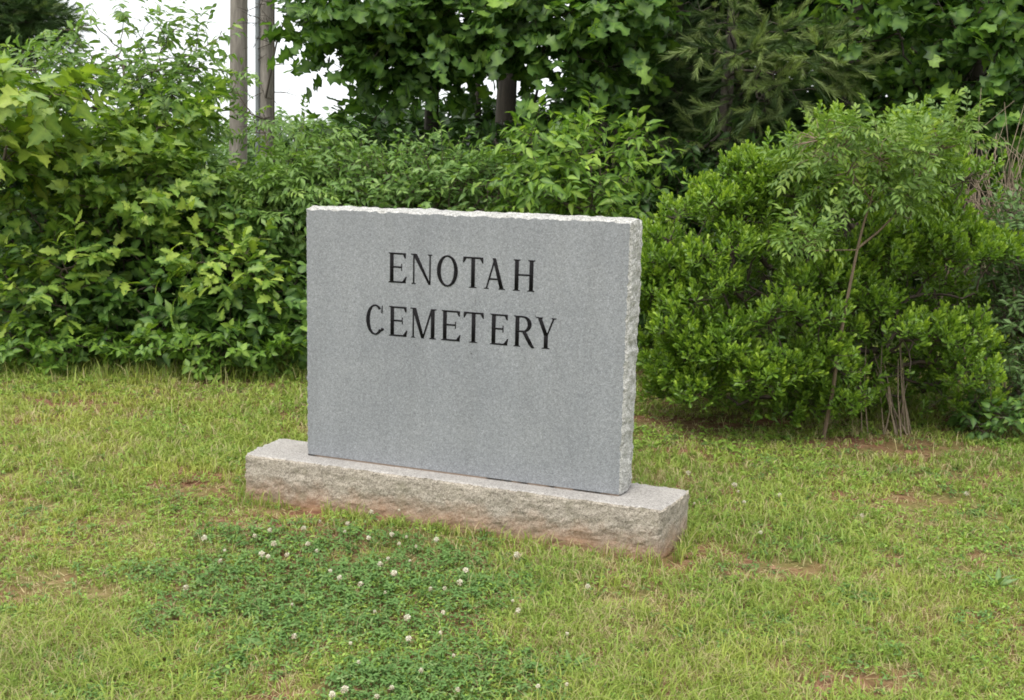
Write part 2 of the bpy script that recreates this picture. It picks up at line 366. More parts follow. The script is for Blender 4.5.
def put_leaves(g, kind, pos, d, nz, size, var, mat=0):
    """copies of a leaf shape; var = (N,2): random, age"""
    N = len(pos); y = nrm(d); z = nz - y * np.sum(nz * y, 1, keepdims=True); z = nrm(z); x = np.cross(y, z)
    R = np.stack([x, y, z], 1) * size[:, None, None]
    tl = T[kind]; pick = RNG.integers(0, len(tl), N)
    for k, (tv, fc, tz) in enumerate(tl):
        ix = np.nonzero(pick == k)[0]
        if not len(ix): continue
        V = pos[ix][:, None, :] + np.einsum('vk,nkj->nvj', tv, R[ix])
        lo = np.concatenate([np.array(q) for q in fc]); ct = np.array([len(q) for q in fc])
        loops = lo[None, :] + (np.arange(len(ix)) * len(tv))[:, None]
        vv = np.empty((len(ix), len(tv), 3)); vv[:, :, :2] = var[ix][:, None, :]; vv[:, :, 2] = tz[None]
        g.add(V, loops, np.tile(ct, len(ix)), vv, mat)
def tubes(g, A, B, ra, rb, k=4, mat=0):
    """tapered prisms A->B, all at once"""
    A = np.asarray(A, float); B = np.asarray(B, float); d = nrm(B - A)
    ref = np.where(np.abs(d[:, 2:3]) < .9, np.array([[0, 0, 1.0]]), np.array([[1.0, 0, 0]]))
    x = nrm(np.cross(d, ref)); y = np.cross(d, x)
    an = np.arange(k) * 2 * math.pi / k
    ring = np.cos(an)[None, :, None] * x[:, None, :] + np.sin(an)[None, :, None] * y[:, None, :]
    V = np.concatenate([A[:, None] + ring * np.asarray(ra)[:, None, None], B[:, None] + ring * np.asarray(rb)[:, None, None]], 1)
    q = np.concatenate([[i, (i + 1) % k, k + (i + 1) % k, k + i] for i in range(k)])
    loops = q[None] + (np.arange(len(A)) * 2 * k)[:, None]
    g.add(V, loops, np.full(len(A) * k, 4), None, mat)
def path_tube(g, pts, radii, k=10, mat=0, rough=0.0):
    pts = np.asarray(pts, float); n = len(pts); dirs = nrm(np.gradient(pts, axis=0))
    an = np.arange(k) * 2 * math.pi / k; V = []
    for i in range(n):
        d = dirs[i]; ref = np.array([1.0, 0, 0]) if abs(d[0]) < .8 else np.array([0, 1.0, 0])
        x = nrm(np.cross(d, ref)); y = np.cross(d, x)
        rr = radii[i] * (1 + rough * RNG.normal(0, 1, k))
        V.append(pts[i] + np.cos(an)[:, None] * x * rr[:, None] + np.sin(an)[:, None] * y * rr[:, None])
    V = np.concatenate(V); loops = []
    for i in range(n - 1):
        for j in range(k): loops += [i * k + j, i * k + (j + 1) % k, (i + 1) * k + (j + 1) % k, (i + 1) * k + j]
    ct = [4] * ((n - 1) * k)
    loops += list(range((n - 1) * k, n * k)); ct.append(k)
    g.add(V, loops, ct, None, mat)

def lobe_px(px, py, Y, wpx, hpx, dep, n):
    """a lump of crown at a real distance Y, sized from its apparent size there"""
    return (at(px, py, Y), np.array([wpx * Y / F, dep, hpx * Y / F]), n)
def sample_lobe(c, r, n, rng, shell=.45):
    d = nrm(rng.normal(0, 1, (n, 3))); rad = rng.uniform(0, 1, n) ** shell
    wob = 1 + .22 * np.sin(d[:, 0] * 5 + c[0] * 3) * np.cos(d[:, 2] * 6 + c[2] * 5)
    return c + d * r * (rad * wob)[:, None]
def skeleton(trunk, tips, tip_r=.0022, grow=2.3, max_r=.05):
    """every tip joins the nearest branch, nearer the root preferred; returns segments"""
    nodes = [np.asarray(t, float) for t in trunk]; par = [-1] + list(range(len(trunk) - 1)); plen = [0.0]
    for i in range(1, len(nodes)): plen.append(plen[-1] + np.linalg.norm(nodes[i] - nodes[i - 1]))
    NT = len(nodes); tips = np.asarray(tips)
    dd = np.min(np.linalg.norm(tips[:, None] - np.array(nodes)[None], axis=2), axis=1)
    order = np.argsort(dd); P = np.zeros((NT + 3 * len(tips), 3)); P[:NT] = nodes; PL = np.zeros(len(P)); PL[:NT] = plen
    par = list(par); n = NT; tip_id = np.zeros(len(tips), int)
    for ti in order:
        t = tips[ti]; v = P[:n] - t; dist = np.sqrt((v * v).sum(1)); cost = dist + .18 * PL[:n] + .5 * np.maximum(0, P[:n, 2] - t[2])
        j = int(np.argmin(cost)); L = dist[j]; cur = j
        if L > .12:
            for f in (.38, .72):
                q = P[j] + (t - P[j]) * f; q = q + RNG.normal(0, .05 * L, 3); q[2] += .07 * L * math.sin(math.pi * f)
                P[n] = q; PL[n] = PL[cur] + np.linalg.norm(q - P[cur]); par.append(cur); cur = n; n += 1
        P[n] = t; PL[n] = PL[cur] + np.linalg.norm(t - P[cur]); par.append(cur); tip_id[ti] = n; n += 1
    w = np.zeros(n)
    for i in tip_id: w[i] += 1
    for i in range(n - 1, NT - 1, -1): w[par[i]] += w[i]
    par = np.array(par)
    rad = np.minimum(max_r, tip_r * np.maximum(w, 1) ** (1 / grow))
    ids = np.arange(NT, n); pr = par[ids]
    ra = np.minimum(rad[pr], rad[ids] * 1.5); ra = np.where(pr < NT, rad[ids] * 1.15, ra)
    return P[:n], par, rad, ids, pr, ra, tip_id

def plant(name, label, cat, base, lobes, leaf, mat, size, per=7, spray=.22, trunk_r=.02, bark='bark', trunk_to=None, up=.6, outw=.6, droop=.25,
          young=.12, group=None, shell=.45, seed=1, trunk_name='trunk', k=3, multi=1, tip_r=.0022, jit=.45, spread=.9, dir_up=.3):
    """a woody plant: > trunk (stems and twigs), crown (leaves)"""
    rng = np.random.default_rng(seed); base = np.asarray(base, float)
    root = thing(name, label, cat, base, group)
    tips = np.concatenate([sample_lobe(c, r, n_, rng, shell) for c, r, n_ in lobes]); tips = tips[tips[:, 2] > .06]
    allc = np.mean([c for c, _, _ in lobes], axis=0)
    top = np.asarray(trunk_to, float) if trunk_to is not None else np.array([allc[0], allc[1], max(allc[2], .3)])
    gb = Geo(); segs = []
    tn = []
    nT = 7
    for i in range(nT):
        f = i / (nT - 1); q = base * (1 - f) + top * f; q = q + np.array([math.sin(f * 5 + seed) * .03, math.cos(f * 4 + seed) * .03, 0]) * (top[2] - base[2]) * .4 * f
        tn.append(q)
    tn[0] = base - np.array([0, 0, .03])
    P, par, rad, ids, pr, ra, tip_id = skeleton(tn, tips, tip_r=tip_r, max_r=trunk_r * .7)
    tr = [trunk_r * (1 - .65 * i / (nT - 1)) for i in range(nT)]
    path_tube(gb, np.array(tn) - base, tr, 8 if trunk_r > .03 else 6, rough=.04)
    tubes(gb, P[pr] - base, P[ids] - base, ra, rad[ids], 4 if trunk_r > .03 else k)
    # sprays of leaves at the twig ends
    pd = nrm(P[tip_id] - P[par[tip_id]]); owner = np.zeros(len(tips), int)
    cs = np.array([c for c, _, _ in lobes]); rs = np.array([r for _, r, _ in lobes])
    owner = np.argmin((((tips[:, None] - cs[None]) / rs[None]) ** 2).sum(2), 1)
    outdir = nrm((tips - cs[owner]) / rs[owner] ** 1)
    sd = nrm(pd * .6 + outdir * .6 + np.array([0, 0, dir_up]) + rng.normal(0, .25, pd.shape))
    N = len(tips) * per; rep = np.repeat(np.arange(len(tips)), per); kk = np.tile(np.arange(per), len(tips))
    f = (kk + rng.uniform(0, .8, N)) / per
    Lr = spray * rng.uniform(.7, 1.25, len(tips))
    bend = np.zeros((N, 3)); bend[:, 2] = -droop * (f ** 2) * Lr[rep] * .6
    pos = tips[rep] + sd[rep] * (f * Lr[rep])[:, None] + bend
    side = nrm(np.cross(sd, np.array([0, 0, 1.0])) + rng.normal(0, .15, sd.shape)); sgn = np.where(kk % 2 == 0, 1, -1)[:, None]
    d = sd[rep] * (.35 + .5 * f)[:, None] + side[rep] * sgn * (spread * (1.05 - .6 * f))[:, None] + rng.normal(0, .25, (N, 3)); d[:, 2] -= droop
    nz = np.array([0, 0, up]) + outdir[rep] * outw + rng.normal(0, jit, (N, 3))
    sz = size * rng.uniform(.65, 1.2, N) * (1 - .25 * np.abs(f - .45))
    yg = np.clip((rng.uniform(0, 1, N) < young * 1.0) * rng.uniform(.4, 1, N) + (f > .8) * rng.uniform(0, young * 2.2, N), 0, 1)
    clump = rng.normal(0, .16, len(tips))[rep]
    var = np.stack([np.clip(rng.beta(2, 2, N) + clump, 0, 1), yg], 1)
    gl = Geo(); put_leaves(gl, leaf, pos - base, d, nz, sz, var)
    e = tips + sd * Lr[:, None]; e[:, 2] -= droop * Lr * .55
    tubes(gb, tips - base, e - base, np.full(len(tips), tip_r * .9), np.full(len(tips), tip_r * .4), 3)
    gb.build(trunk_name, M[bark], root, smooth=True); gl.build('crown', M[mat], root)
    return root

# ------------------------------------------------------------------ ground
YAW = -0.3523
BO = np.array([-1.1492, 4.5143, 0.0])              # base, front left corner
BU = np.array([math.cos(YAW), math.sin(YAW), 0]); BV = np.array([-math.sin(YAW), math.cos(YAW), 0])
BW, BD, BH = 1.868, 0.3036, 0.2021
def hgt(x, y):
    x = np.asarray(x, float); y = np.asarray(y, float)
    return .03 * (snoise(x, y, .9, 1) - .5) + .018 * (snoise(x, y, 3.1, 2) - .5) + .010 * (snoise(x, y, 9, 3) - .5)
def base_uv(x, y):
    dx = np.asarray(x) - BO[0]; dy = np.asarray(y) - BO[1]
    return dx * BU[0] + dy * BU[1], dx * BV[0] + dy * BV[1]
def gspace(n, near, far, pw):
    t = np.linspace(-1, 1, n); return np.sign(t) * (near * np.abs(t) + (far - near) * np.abs(t) ** pw)
gx = gspace(301, 7, 700, 9); gy = 5 + gspace(301, 7, 700, 9)
X, Y = np.meshgrid(gx, gy)
Zg = hgt(X, Y) * np.clip(1.6 - np.hypot(X, Y - 4) / 14, 0, 1)
g = Geo(); nn_ = 301
idx = np.arange(nn_ * nn_).reshape(nn_, nn_)
q = np.stack([idx[:-1, :-1], idx[:-1, 1:], idx[1:, 1:], idx[1:, :-1]], -1).reshape(-1, 4)
g.add(np.stack([X, Y, Zg], -1), q, np.full(len(q), 4))
o = g.build('ground', M['soil'], smooth=True); tag(o, 'reddish clay soil under the cemetery lawn', None, kind='structure')

# ------------------------------------------------------------------ the granite monument
def fbm3(p, sc, oct_=4):
    return mnoise.fractal(Vector((float(p[0]) * sc, float(p[1]) * sc, float(p[2]) * sc)), 0.9, 2.0, oct_)
def rock_block(name, w, d, h, res, amp, bulge, rough, mats, corner=None, seed=0.0, edge=.004, z0=0.0):
    """a box of granite; rough = faces broken by hand ('front','back','left','right','top'), the rest sawn flat"""
    nx, ny, nz = [max(2, int(round(v / res))) for v in (w, d, h)]
    bm = bmesh.new()
    fl = []
    def grid(fn, a, b, rev, tagn):
        vs = [[bm.verts.new(fn(i / a, j / b)) for j in range(b + 1)] for i in range(a + 1)]
        for i in range(a):
            for j in range(b):
                q = [vs[i][j], vs[i + 1][j], vs[i + 1][j + 1], vs[i][j + 1]]
                f = bm.faces.new(q[::-1] if rev else q); f.material_index = 1 if tagn in rough else (2 if tagn == 'top' and len(mats) > 2 else 0); f.smooth = False
    grid(lambda a, b: (a * w, 0, b * h), nx, nz, False, 'front')
    grid(lambda a, b: (a * w, d, b * h), nx, nz, True, 'back')
    grid(lambda a, b: (0, a * d, b * h), ny, nz, True, 'left')
    grid(lambda a, b: (w, a * d, b * h), ny, nz, False, 'right')
    grid(lambda a, b: (a * w, b * d, h), nx, ny, False, 'top')
    grid(lambda a, b: (a * w, b * d, 0), nx, ny, True, 'bottom')
    bmesh.ops.remove_doubles(bm, verts=bm.verts[:], dist=1e-5)
    for v in bm.verts:
        x, y, z = v.co; p = (x + seed, y + seed * 2, z + seed * 3)
        off = [0.0, 0.0, 0.0]
        q = (p[0] * .55, p[1], p[2] * 1.15) if w > 1.6 else p
        e1 = fbm3(q, 9) * .5 + fbm3(q, 30) * .55 + fbm3(p, 75) * .3
        f0 = mnoise.voronoi(Vector(q) * 13)[0]
        facet = (f0[1] - f0[0]) - .25
        rel = amp * (1.0 * e1 + 1.1 * facet)
        def prof(*ts):
            r = 1.0
            for t in ts: r *= min(1.0, max(0.0, 4 * t * (1 - t)) ** .55)
            return r
        tx, ty, tz = x / w, y / d, z / h
        if 'right' in rough and abs(x - w) < 1e-6: k = prof(ty, min(1, max(0, tz)) * .5 + .25 if z0 else tz * .5 + .25); off[0] += bulge * k + rel * (.25 + .75 * k)
        if 'left' in rough and x < 1e-6: k = prof(ty, .5); off[0] -= (bulge * k + rel * (.25 + .75 * k)) * (1.0 if w > 1.6 else .25)
        if 'top' in rough and abs(z - h) < 1e-6: k = prof(ty, .5); off[2] += bulge * k * .8 + rel * .7 * (.2 + .8 * k)
        if 'front' in rough and y < 1e-6: k = prof(tz * .5 + .5 if False else max(.02, min(.98, tz))); off[1] -= bulge * k + rel * (.2 + .8 * k)
        if 'back' in rough and abs(y - d) < 1e-6: k = prof(max(.02, min(.98, tz))); off[1] += bulge * k + rel * (.2 + .8 * k)
        ex = min(x, w - x) < 1e-6; ey = min(y, d - y) < 1e-6; ez = abs(z - h) < 1e-6
        if (ex + ey + ez) >= 2:                       # knocked-off arrises
            j = edge * (.8 + 1.4 * fbm3(p, 40))
            if ex: off[0] += j * (1 if x < w / 2 else -1)
            if ez: off[2] -= j
            if ey and ez and not ('front' not in rough and True): off[1] += j * (1 if y < d / 2 else -1)
        v.co = Vector((x + off[0], y + off[1], z + off[2]))
        if corner: v.co = Vector(corner(*v.co))
    me = bpy.data.meshes.new(name); bm.to_mesh(me); bm.free()
    for m_ in mats: me.materials.append(m_)
    o = bpy.data.objects.new(name, me); COL.objects.link(o); return o
mon = thing('cemetery_monument', 'grey granite cemetery name stone with rough broken edges on a weathered granite base', 'monument', BO)
mon.rotation_euler = (0, 0, YAW)
def base_corner(x, y, z):
    tx = x / BW; ty = y / BD
    x = x + (-.028 * (1 - ty) + .018 * ty) * np.clip((tx - .9) / .1, 0, 1) - .010 * ty * np.clip((.1 - tx) / .1, 0, 1)
    return (x, y, z - .06)
b = rock_block('base', BW, BD, BH + .06, .0115, .0066, .012, ('front', 'back', 'left', 'right'), [M['base_top'], M['base'], M['base_top']], base_corner, 3.1, .005, z0=1); b.parent = mon
SO, SF, SW, ST, SH = 0.253, 0.1222 - .03, 1.400, 0.172, 1.060
GAP = .007
slab = rock_block('slab', SW, ST, SH, .010, .0115, .014, ('top', 'left', 'right', 'back'), [M['sawn'], M['pitched']], None, 7.7, .0045)
slab.parent = mon; slab.location = (SO, SF, BH + GAP)
gm = Geo()
def box(g, x0, x1, y0, y1, z0, z1, mat=0):
    V = [(x, y, z) for z in (z0, z1) for y in (y0, y1) for x in (x0, x1)]
    g.add(V, [0, 2, 3, 1, 4, 5, 7, 6, 0, 1, 5, 4, 2, 6, 7, 3, 0, 4, 6, 2, 1, 3, 7, 5], [4] * 6, None, mat)
box(gm, SO + .004, SO + SW - .004, SF + .0015, SF + ST - .007, BH - .004, BH + GAP + .003)
gm.build('mortar_joint', M['mortar'], mon)

# letters: serif capitals as strokes, each letter a mesh of its own on the slab
TH, TN, SE = .135, .055, .035
def quad(*p): return list(p)
def rect(x0, x1, y0, y1): return [(x0, y0), (x1, y0), (x1, y1), (x0, y1)]
def serif(x0, x1, y, up, ext=.06):
    s = SE if up else -SE
    return [(x0 - ext, y), (x1 + ext, y), (x1 + ext * .55, y + s), (x0 - ext * .55, y + s)] if up else [(x0 - ext * .55, y + s), (x1 + ext * .55, y + s), (x1 + ext, y), (x0 - ext, y)]
def arc(cx, cy, rx, ry, ix, iy, a0, a1, n=26):
    out = []
    for k in range(n):
        t0 = math.radians(a0 + (a1 - a0) * k / n); t1 = math.radians(a0 + (a1 - a0) * (k + 1) / n)
        out.append([(cx + ix * math.cos(t0), cy + iy * math.sin(t0)), (cx + rx * math.cos(t0), cy + ry * math.sin(t0)), (cx + rx * math.cos(t1), cy + ry * math.sin(t1)), (cx + ix * math.cos(t1), cy + iy * math.sin(t1))])
    return out
def glyph(ch, w):
    P = []
    if ch == 'E':
        x = .07; P += [rect(x, x + TH, 0, 1), serif(x, x + TH, 0, True), serif(x, x + TH, 1, False)]
        P += [rect(x, w - .02, 1 - TN, 1), [(w - .055, .82), (w - .02, .82), (w - .01, 1), (w - .12, 1 - TN)]]
        P += [rect(x, w - .15, .5, .5 + TN), rect(w - .185, w - .15, .41, .64)]
        P += [rect(x, w - .01, 0, TN), [(w - .14, TN), (w - .02, 0), (w + .02, .22), (w - .015, .22)]]
    if ch == 'T':
        c = w / 2; P += [rect(c - TH / 2, c + TH / 2, 0, 1), serif(c - TH / 2, c + TH / 2, 0, True, .08), rect(.01, w - .01, 1 - TN, 1)]
        P += [[(.0, .81), (.035, .81), (.12, 1 - TN), (.01, 1)], [(w - .035, .81), (w, .81), (w - .01, 1), (w - .12, 1 - TN)]]
    if ch == 'H':
        for x, t in ((.07, TH), (w - .07 - TH, TH)): P += [rect(x, x + t, 0, 1), serif(x, x + t, 0, True), serif(x, x + t, 1, False)]
        P += [rect(.07, w - .07, .49, .49 + TN)]
    if ch == 'N':
        x1 = .07; x2 = w - .07 - TN; P += [rect(x1, x1 + TN, 0, 1), rect(x2, x2 + TN, 0, 1), [(x1 - .02, 1), (x2 - .02, 0), (x2 + TN, 0), (x1 + .14, 1)]]
        P += [serif(x1, x1 + TN, 0, True), serif(x2, x2 + TN, 1, False), rect(x1 - .08, x1 + .1, 1 - SE, 1)]
    if ch == 'M':
        x1 = .06; x2 = w - .06 - TH; c = w / 2 - .02
        P += [rect(x1, x1 + TN, 0, 1), rect(x2, x2 + TH, 0, 1), [(x1 - .02, 1), (c - .06, .0), (c + .05, .0), (x1 + .13, 1)], [(c - .03, .0), (c + .03, .0), (x2 + .07, 1), (x2 + .0, 1)]]
        P += [serif(x1, x1 + TN, 0, True), serif(x2, x2 + TH, 0, True), rect(x1 - .08, x1 + .1, 1 - SE, 1), rect(x2 + .03, x2 + TH + .06, 1 - SE, 1)]
    if ch == 'A':
        c = w / 2; P += [[(.07, 0), (.07 + TN, 0), (c + .03, 1), (c - .03, 1)], [(w - .07 - TH, 0), (w - .07, 0), (c + .03, 1), (c - .09, 1)], rect(.19, w - .2, .30, .30 + TN)]
        P += [serif(.07, .07 + TN, 0, True, .07), serif(w - .07 - TH, w - .07, 0, True, .05)]
    if ch == 'Y':
        c = w / 2 + .01; P += [rect(c - TH / 2, c + TH / 2, 0, .46), serif(c - TH / 2, c + TH / 2, 0, True, .08), [(c - TH / 2, .43), (c + TH / 2, .43), (.07 + TH, 1), (.07, 1)], [(c, .40), (c + TH / 2, .44), (w - .07, 1), (w - .07 - TN * 1.1, 1)]]
        P += [serif(.07, .07 + TH, 1, False, .06), serif(w - .13, w - .07, 1, False, .06)]
    if ch == 'O':
        P += arc(w / 2, .5, w / 2, .515, w / 2 - TH, .515 - TN, 0, 360, 44)
    if ch == 'C':
        P += arc(w / 2, .5, w / 2, .515, w / 2 - TH, .515 - TN, 48, 318, 36)
        P += [[(w - .10, .74), (w - .06, .74), (w - .05, 1.0), (w - .085, .97)], [(w - .10, .24), (w - .135, .10), (w - .02, .16), (w + .0, .22)]]
    if ch == 'R':
        x = .07; P += [rect(x, x + TH, 0, 1), serif(x, x + TH, 0, True), serif(x, x + TH, 1, False)]
        cx = .34; P += [rect(x, cx, 1 - TN, 1), rect(x, cx, .475, .475 + TN)]
        P += arc(cx, .7375, w - .08 - cx, .2625, w - .08 - cx - TH, .2625 - TN, -90, 90, 20)
        P += [[(.30, .5), (.44, .5), (w - .03, .10), (w - .17, .10)], [(w - .17, .10), (w - .03, .10), (w + .04, .0), (w - .06, -.01)]]
    return P
def slab_uv(px, py):
    """where the line of sight through a mark of the lettering meets the sawn face"""
    o3 = BO + BU * SO + BV * SF + np.array([0, 0, BH + GAP]); d = ray(px, py); c0 = np.array([0, 0, CAMZ])
    t = ((o3 - c0) @ BV) / (d @ BV); q = c0 + d * t - o3
    return q @ BU, q[2]
def zx(v): return 340 + v / 4.267
def zy(v): return 230 + v / 4.267
rows = [[('E', 205, 282, 95, 222), ('N', 303, 395, 103, 229), ('O', 413, 502, 107, 240), ('T', 523, 610, 115, 246), ('A', 612, 707, 122, 254), ('H', 735, 832, 130, 263)],
        [('C', 112, 188, 318, 445), ('E', 207, 285, 325, 452), ('M', 302, 410, 334, 463), ('E', 430, 512, 343, 473), ('T', 525, 612, 351, 481), ('E', 637, 715, 360, 490), ('R', 737, 825, 368, 499), ('Y', 830, 922, 376, 507)]]
for row in rows:
    vb = np.median([slab_uv(zx((a + b_) / 2), zy(y1))[1] for _, a, b_, y0, y1 in row]); vt = np.median([slab_uv(zx((a + b_) / 2), zy(y0))[1] for _, a, b_, y0, y1 in row])
    hh = vt - vb
    for ch, a, b_, y0, y1 in row:
        u0 = slab_uv(zx(a), zy(y1))[0]; u1 = slab_uv(zx(b_), zy(y1))[0]
        g = Geo(); polys = glyph(ch, (u1 - u0) / hh)
        for k, poly in enumerate(polys):
            e = -.0008 - .00004 * k; nP = len(poly)
            A = sum(poly[i][0] * poly[(i + 1) % nP][1] - poly[(i + 1) % nP][0] * poly[i][1] for i in range(nP))
            if A < 0: poly = poly[::-1]
            V = [(u0 + x * hh, e, vb + y * hh) for x, y in poly] + [(u0 + x * hh, .002, vb + y * hh) for x, y in poly]
            lo = list(range(nP)); ct = [nP]
            for i in range(nP): lo += [i, nP + i, nP + (i + 1) % nP, (i + 1) % nP]; ct.append(4)
            g.add(V, lo, ct)
        g.build('letter', M['letter'], slab)

# ------------------------------------------------------------------ lawn: grass, clover, weeds, blossoms
def lawn_points(n, rng, y0=1.7, y1=9.2, pw=1.0, margin=1.4):
    """more plants near the viewer's side, thinner far away"""
    y = y0 * (y1 / y0) ** (rng.uniform(0, 1, n) ** pw); x = rng.uniform(-1, 1, n) * (.50 * y + margin)
    u, v = base_uv(x, y)
    ok = ~((u > -.02) & (u < BW + .02) & (v > -.035) & (v < BD + .035))
    return x[ok], y[ok]
CL = [ground(350, 585), ground(300, 555), ground(420, 600), ground(250, 600), ground(350, 640)]
def clover_mask(x, y):
    m_ = np.zeros_like(x)
    for c, rx, ry in ((ground(330, 590), .62, .55), (ground(430, 590), .38, .40), (ground(235, 580), .26, .28), (ground(310, 545), .42, .25), (ground(440, 680), .34, .25), (ground(150, 575), .14, .10)):
        m_ = np.maximum(m_, 1.35 - np.sqrt(((x - c[0]) / rx) ** 2 + ((y - c[1]) / ry) ** 2))
    return np.clip(m_ + .7 * (snoise(x, y, 6, 5) - .5) + .5 * (snoise(x, y, 15, 6) - .5), 0, 1)
BARE = [(ground(640, 560), .30, .14, 1.0), (ground(775, 572), .26, .13, 1.0), (ground(700, 548), .12, .06, .9), (ground(870, 682), .2, .07, .9), (ground(60, 575), .12, .06, 1.0), (ground(100, 592), .14, .05, .9), (ground(300, 512), .30, .07, 1.0), (ground(480, 540), .5, .06, .8), (ground(200, 492), .22, .12, .9), (ground(30, 590), .25, .16, .7), (ground(20, 510), .22, .12, .5),
        (ground(890, 450), .55, .18, .9), (ground(700, 425), .8, .15, .9), (ground(640, 600), .22, .10, .8), (ground(340, 690), .12, .07, 1.0), (ground(880, 680), .22, .1, .8), (ground(290, 690), .2, .1, .4), (ground(470, 400), .5, .2, .3), (ground(230, 385), .3, .1, .6)]
def bare_mask(x, y):
    m_ = np.zeros_like(x)
    for c, rx, ry, s in BARE:
        m_ = np.maximum(m_, s * np.clip(1.35 - np.sqrt(((x - c[0]) / rx) ** 2 + ((y - c[1]) / ry) ** 2), 0, 1))
    m_ = np.maximum(m_, 1.5 * np.clip(snoise(x, y, 1.9, 8) * .6 + snoise(x, y, 5.3, 9) * .4 - .64, 0, 1) * 2)
    return np.clip(m_ + .5 * (snoise(x, y, 11, 7) - .5) * (m_ > .02), 0, 1)
rng = np.random.default_rng(5)
def grass_blades(g, x, y, h, w, lean, colr, dry, rng):
    N = len(x); z = hgt(x, y) - .004; a = rng.uniform(0, 2 * math.pi, N); fdir = rng.uniform(0, 2 * math.pi, N)
    b = np.stack([x, y, z], 1); sd = np.stack([np.cos(a), np.sin(a), np.zeros(N)], 1) * (w * .5)[:, None]
    ld = np.stack([np.cos(fdir), np.sin(fdir), np.zeros(N)], 1)
    m1 = b + ld * (lean * h * .28)[:, None]; m1[:, 2] += h * .55
    tp = b + ld * (lean * h)[:, None]; tp[:, 2] += h * (1 - .38 * lean)
    V = np.stack([b - sd, b + sd, m1 + sd * .85, m1 - sd * .85, tp], 1)
    lo = np.array([0, 1, 2, 3, 3, 2, 4]); loops = lo[None] + (np.arange(N) * 5)[:, None]
    var = np.repeat(np.stack([colr, dry, np.zeros(N)], 1)[:, None], 5, 1)
    g.add(V, loops, np.tile([4, 3], N), var)
g = Geo()
tx, ty = lawn_points(74000, rng)
bm_, cm_ = bare_mask(tx, ty), clover_mask(tx, ty)
keep = rng.uniform(0, 1, len(tx)) > np.maximum(bm_ * .97, np.clip(cm_ * 1.2, 0, .74))
tx, ty = tx[keep], ty[keep]; bm_ = bm_[keep]
per = rng.integers(3, 9, len(tx)); rep = np.repeat(np.arange(len(tx)), per)
sp = rng.normal(0, .011, (len(rep), 2)); x = tx[rep] + sp[:, 0]; y = ty[rep] + sp[:, 1]
ut, vt = base_uv(x, y); ok = ~((ut > -.012) & (ut < BW + .015) & (vt > -.03) & (vt < BD + .03)); rep = rep[ok]; x = x[ok]; y = y[ok]
tall = .55 + .9 * snoise(x, y, 1.3, 12) ** 1.5
edge = np.clip((y - 6.9) / .9, 0, 1) * (x < -1.0)
h = (.034 + .044 * rng.beta(1.6, 2.6, len(x))) * tall * (1 + 1.3 * edge) * (1 - .45 * bm_[rep]) * rng.uniform(.8, 1.3, len(tx))[rep]
w = rng.uniform(.0028, .0056, len(x)) * np.clip(y / 3.6, .9, 1.9)
hue = -.10 + .34 * snoise(x, y, .8, 14) + .34 * snoise(x, y, 3.0, 15) + .22 * snoise(x, y, 7.5, 17) + .25 * rng.uniform(0, 1, len(tx))[rep] + .18 * rng.uniform(0, 1, len(x))
dryt = (rng.uniform(0, 1, len(tx)) < .12 + .35 * bm_ + .16 * (snoise(tx, ty, 2.2, 16) > .62))[rep]
dry = np.where(dryt, rng.uniform(.45, 1, len(x)), (rng.uniform(0, 1, len(x)) < .10) * rng.uniform(.3, .9, len(x)))
grass_blades(g, x, y, h, w * np.where(dry > .3, .65, 1), .2 + rng.beta(2, 2, len(x)) * 1.15, np.clip(hue, 0, 1), dry, rng)
# flat dry thatch lying between the tufts
x, y = lawn_points(55000, rng); k_ = rng.uniform(0, 1, len(x)) > bare_mask(x, y) * .75; x, y = x[k_], y[k_]; hh_ = rng.uniform(.02, .06, len(x))
N = len(x); z = hgt(x, y) + rng.uniform(.001, .012, N); a = rng.uniform(0, 2 * math.pi, N)
b = np.stack([x, y, z], 1); d = np.stack([np.cos(a), np.sin(a), rng.normal(0, .18, N)], 1); s_ = np.stack([-np.sin(a), np.cos(a), np.zeros(N)], 1) * .0022
V = np.stack([b - s_, b + s_, b + d * hh_[:, None]], 1)
g.add(V, np.arange(3 * N), np.full(N, 3), np.repeat(np.stack([rng.uniform(.3, 1, N), rng.uniform(.55, 1, N), np.zeros(N)], 1)[:, None], 3, 1))
# seed stalks and long blades here and there
x, y = lawn_points(3600, rng); N = len(x); e_ = (y > 6.6)
grass_blades(g, x, y, rng.uniform(.07, .13, N) * (1 + .8 * e_), rng.uniform(.0014, .0026, N) * np.clip(y / 3.6, .9, 1.8), rng.beta(2, 2, N), rng.uniform(.2, 1, N), (rng.uniform(0, 1, N) < .55) * rng.uniform(.4, .9, N), rng)
# long fringe at the foot of the thicket
x = rng.uniform(-5.2, -.6, 5200); y = 7.35 + rng.normal(0, .22, 5200) + .12 * np.sin(x * 3); N = len(x)
grass_blades(g, x, y, rng.uniform(.07, .20, N), rng.uniform(.004, .007, N), rng.beta(2, 2, N) * 1.2, rng.uniform(.2, 1, N), (rng.uniform(0, 1, N) < .15) * rng.uniform(.4, .9, N), rng)
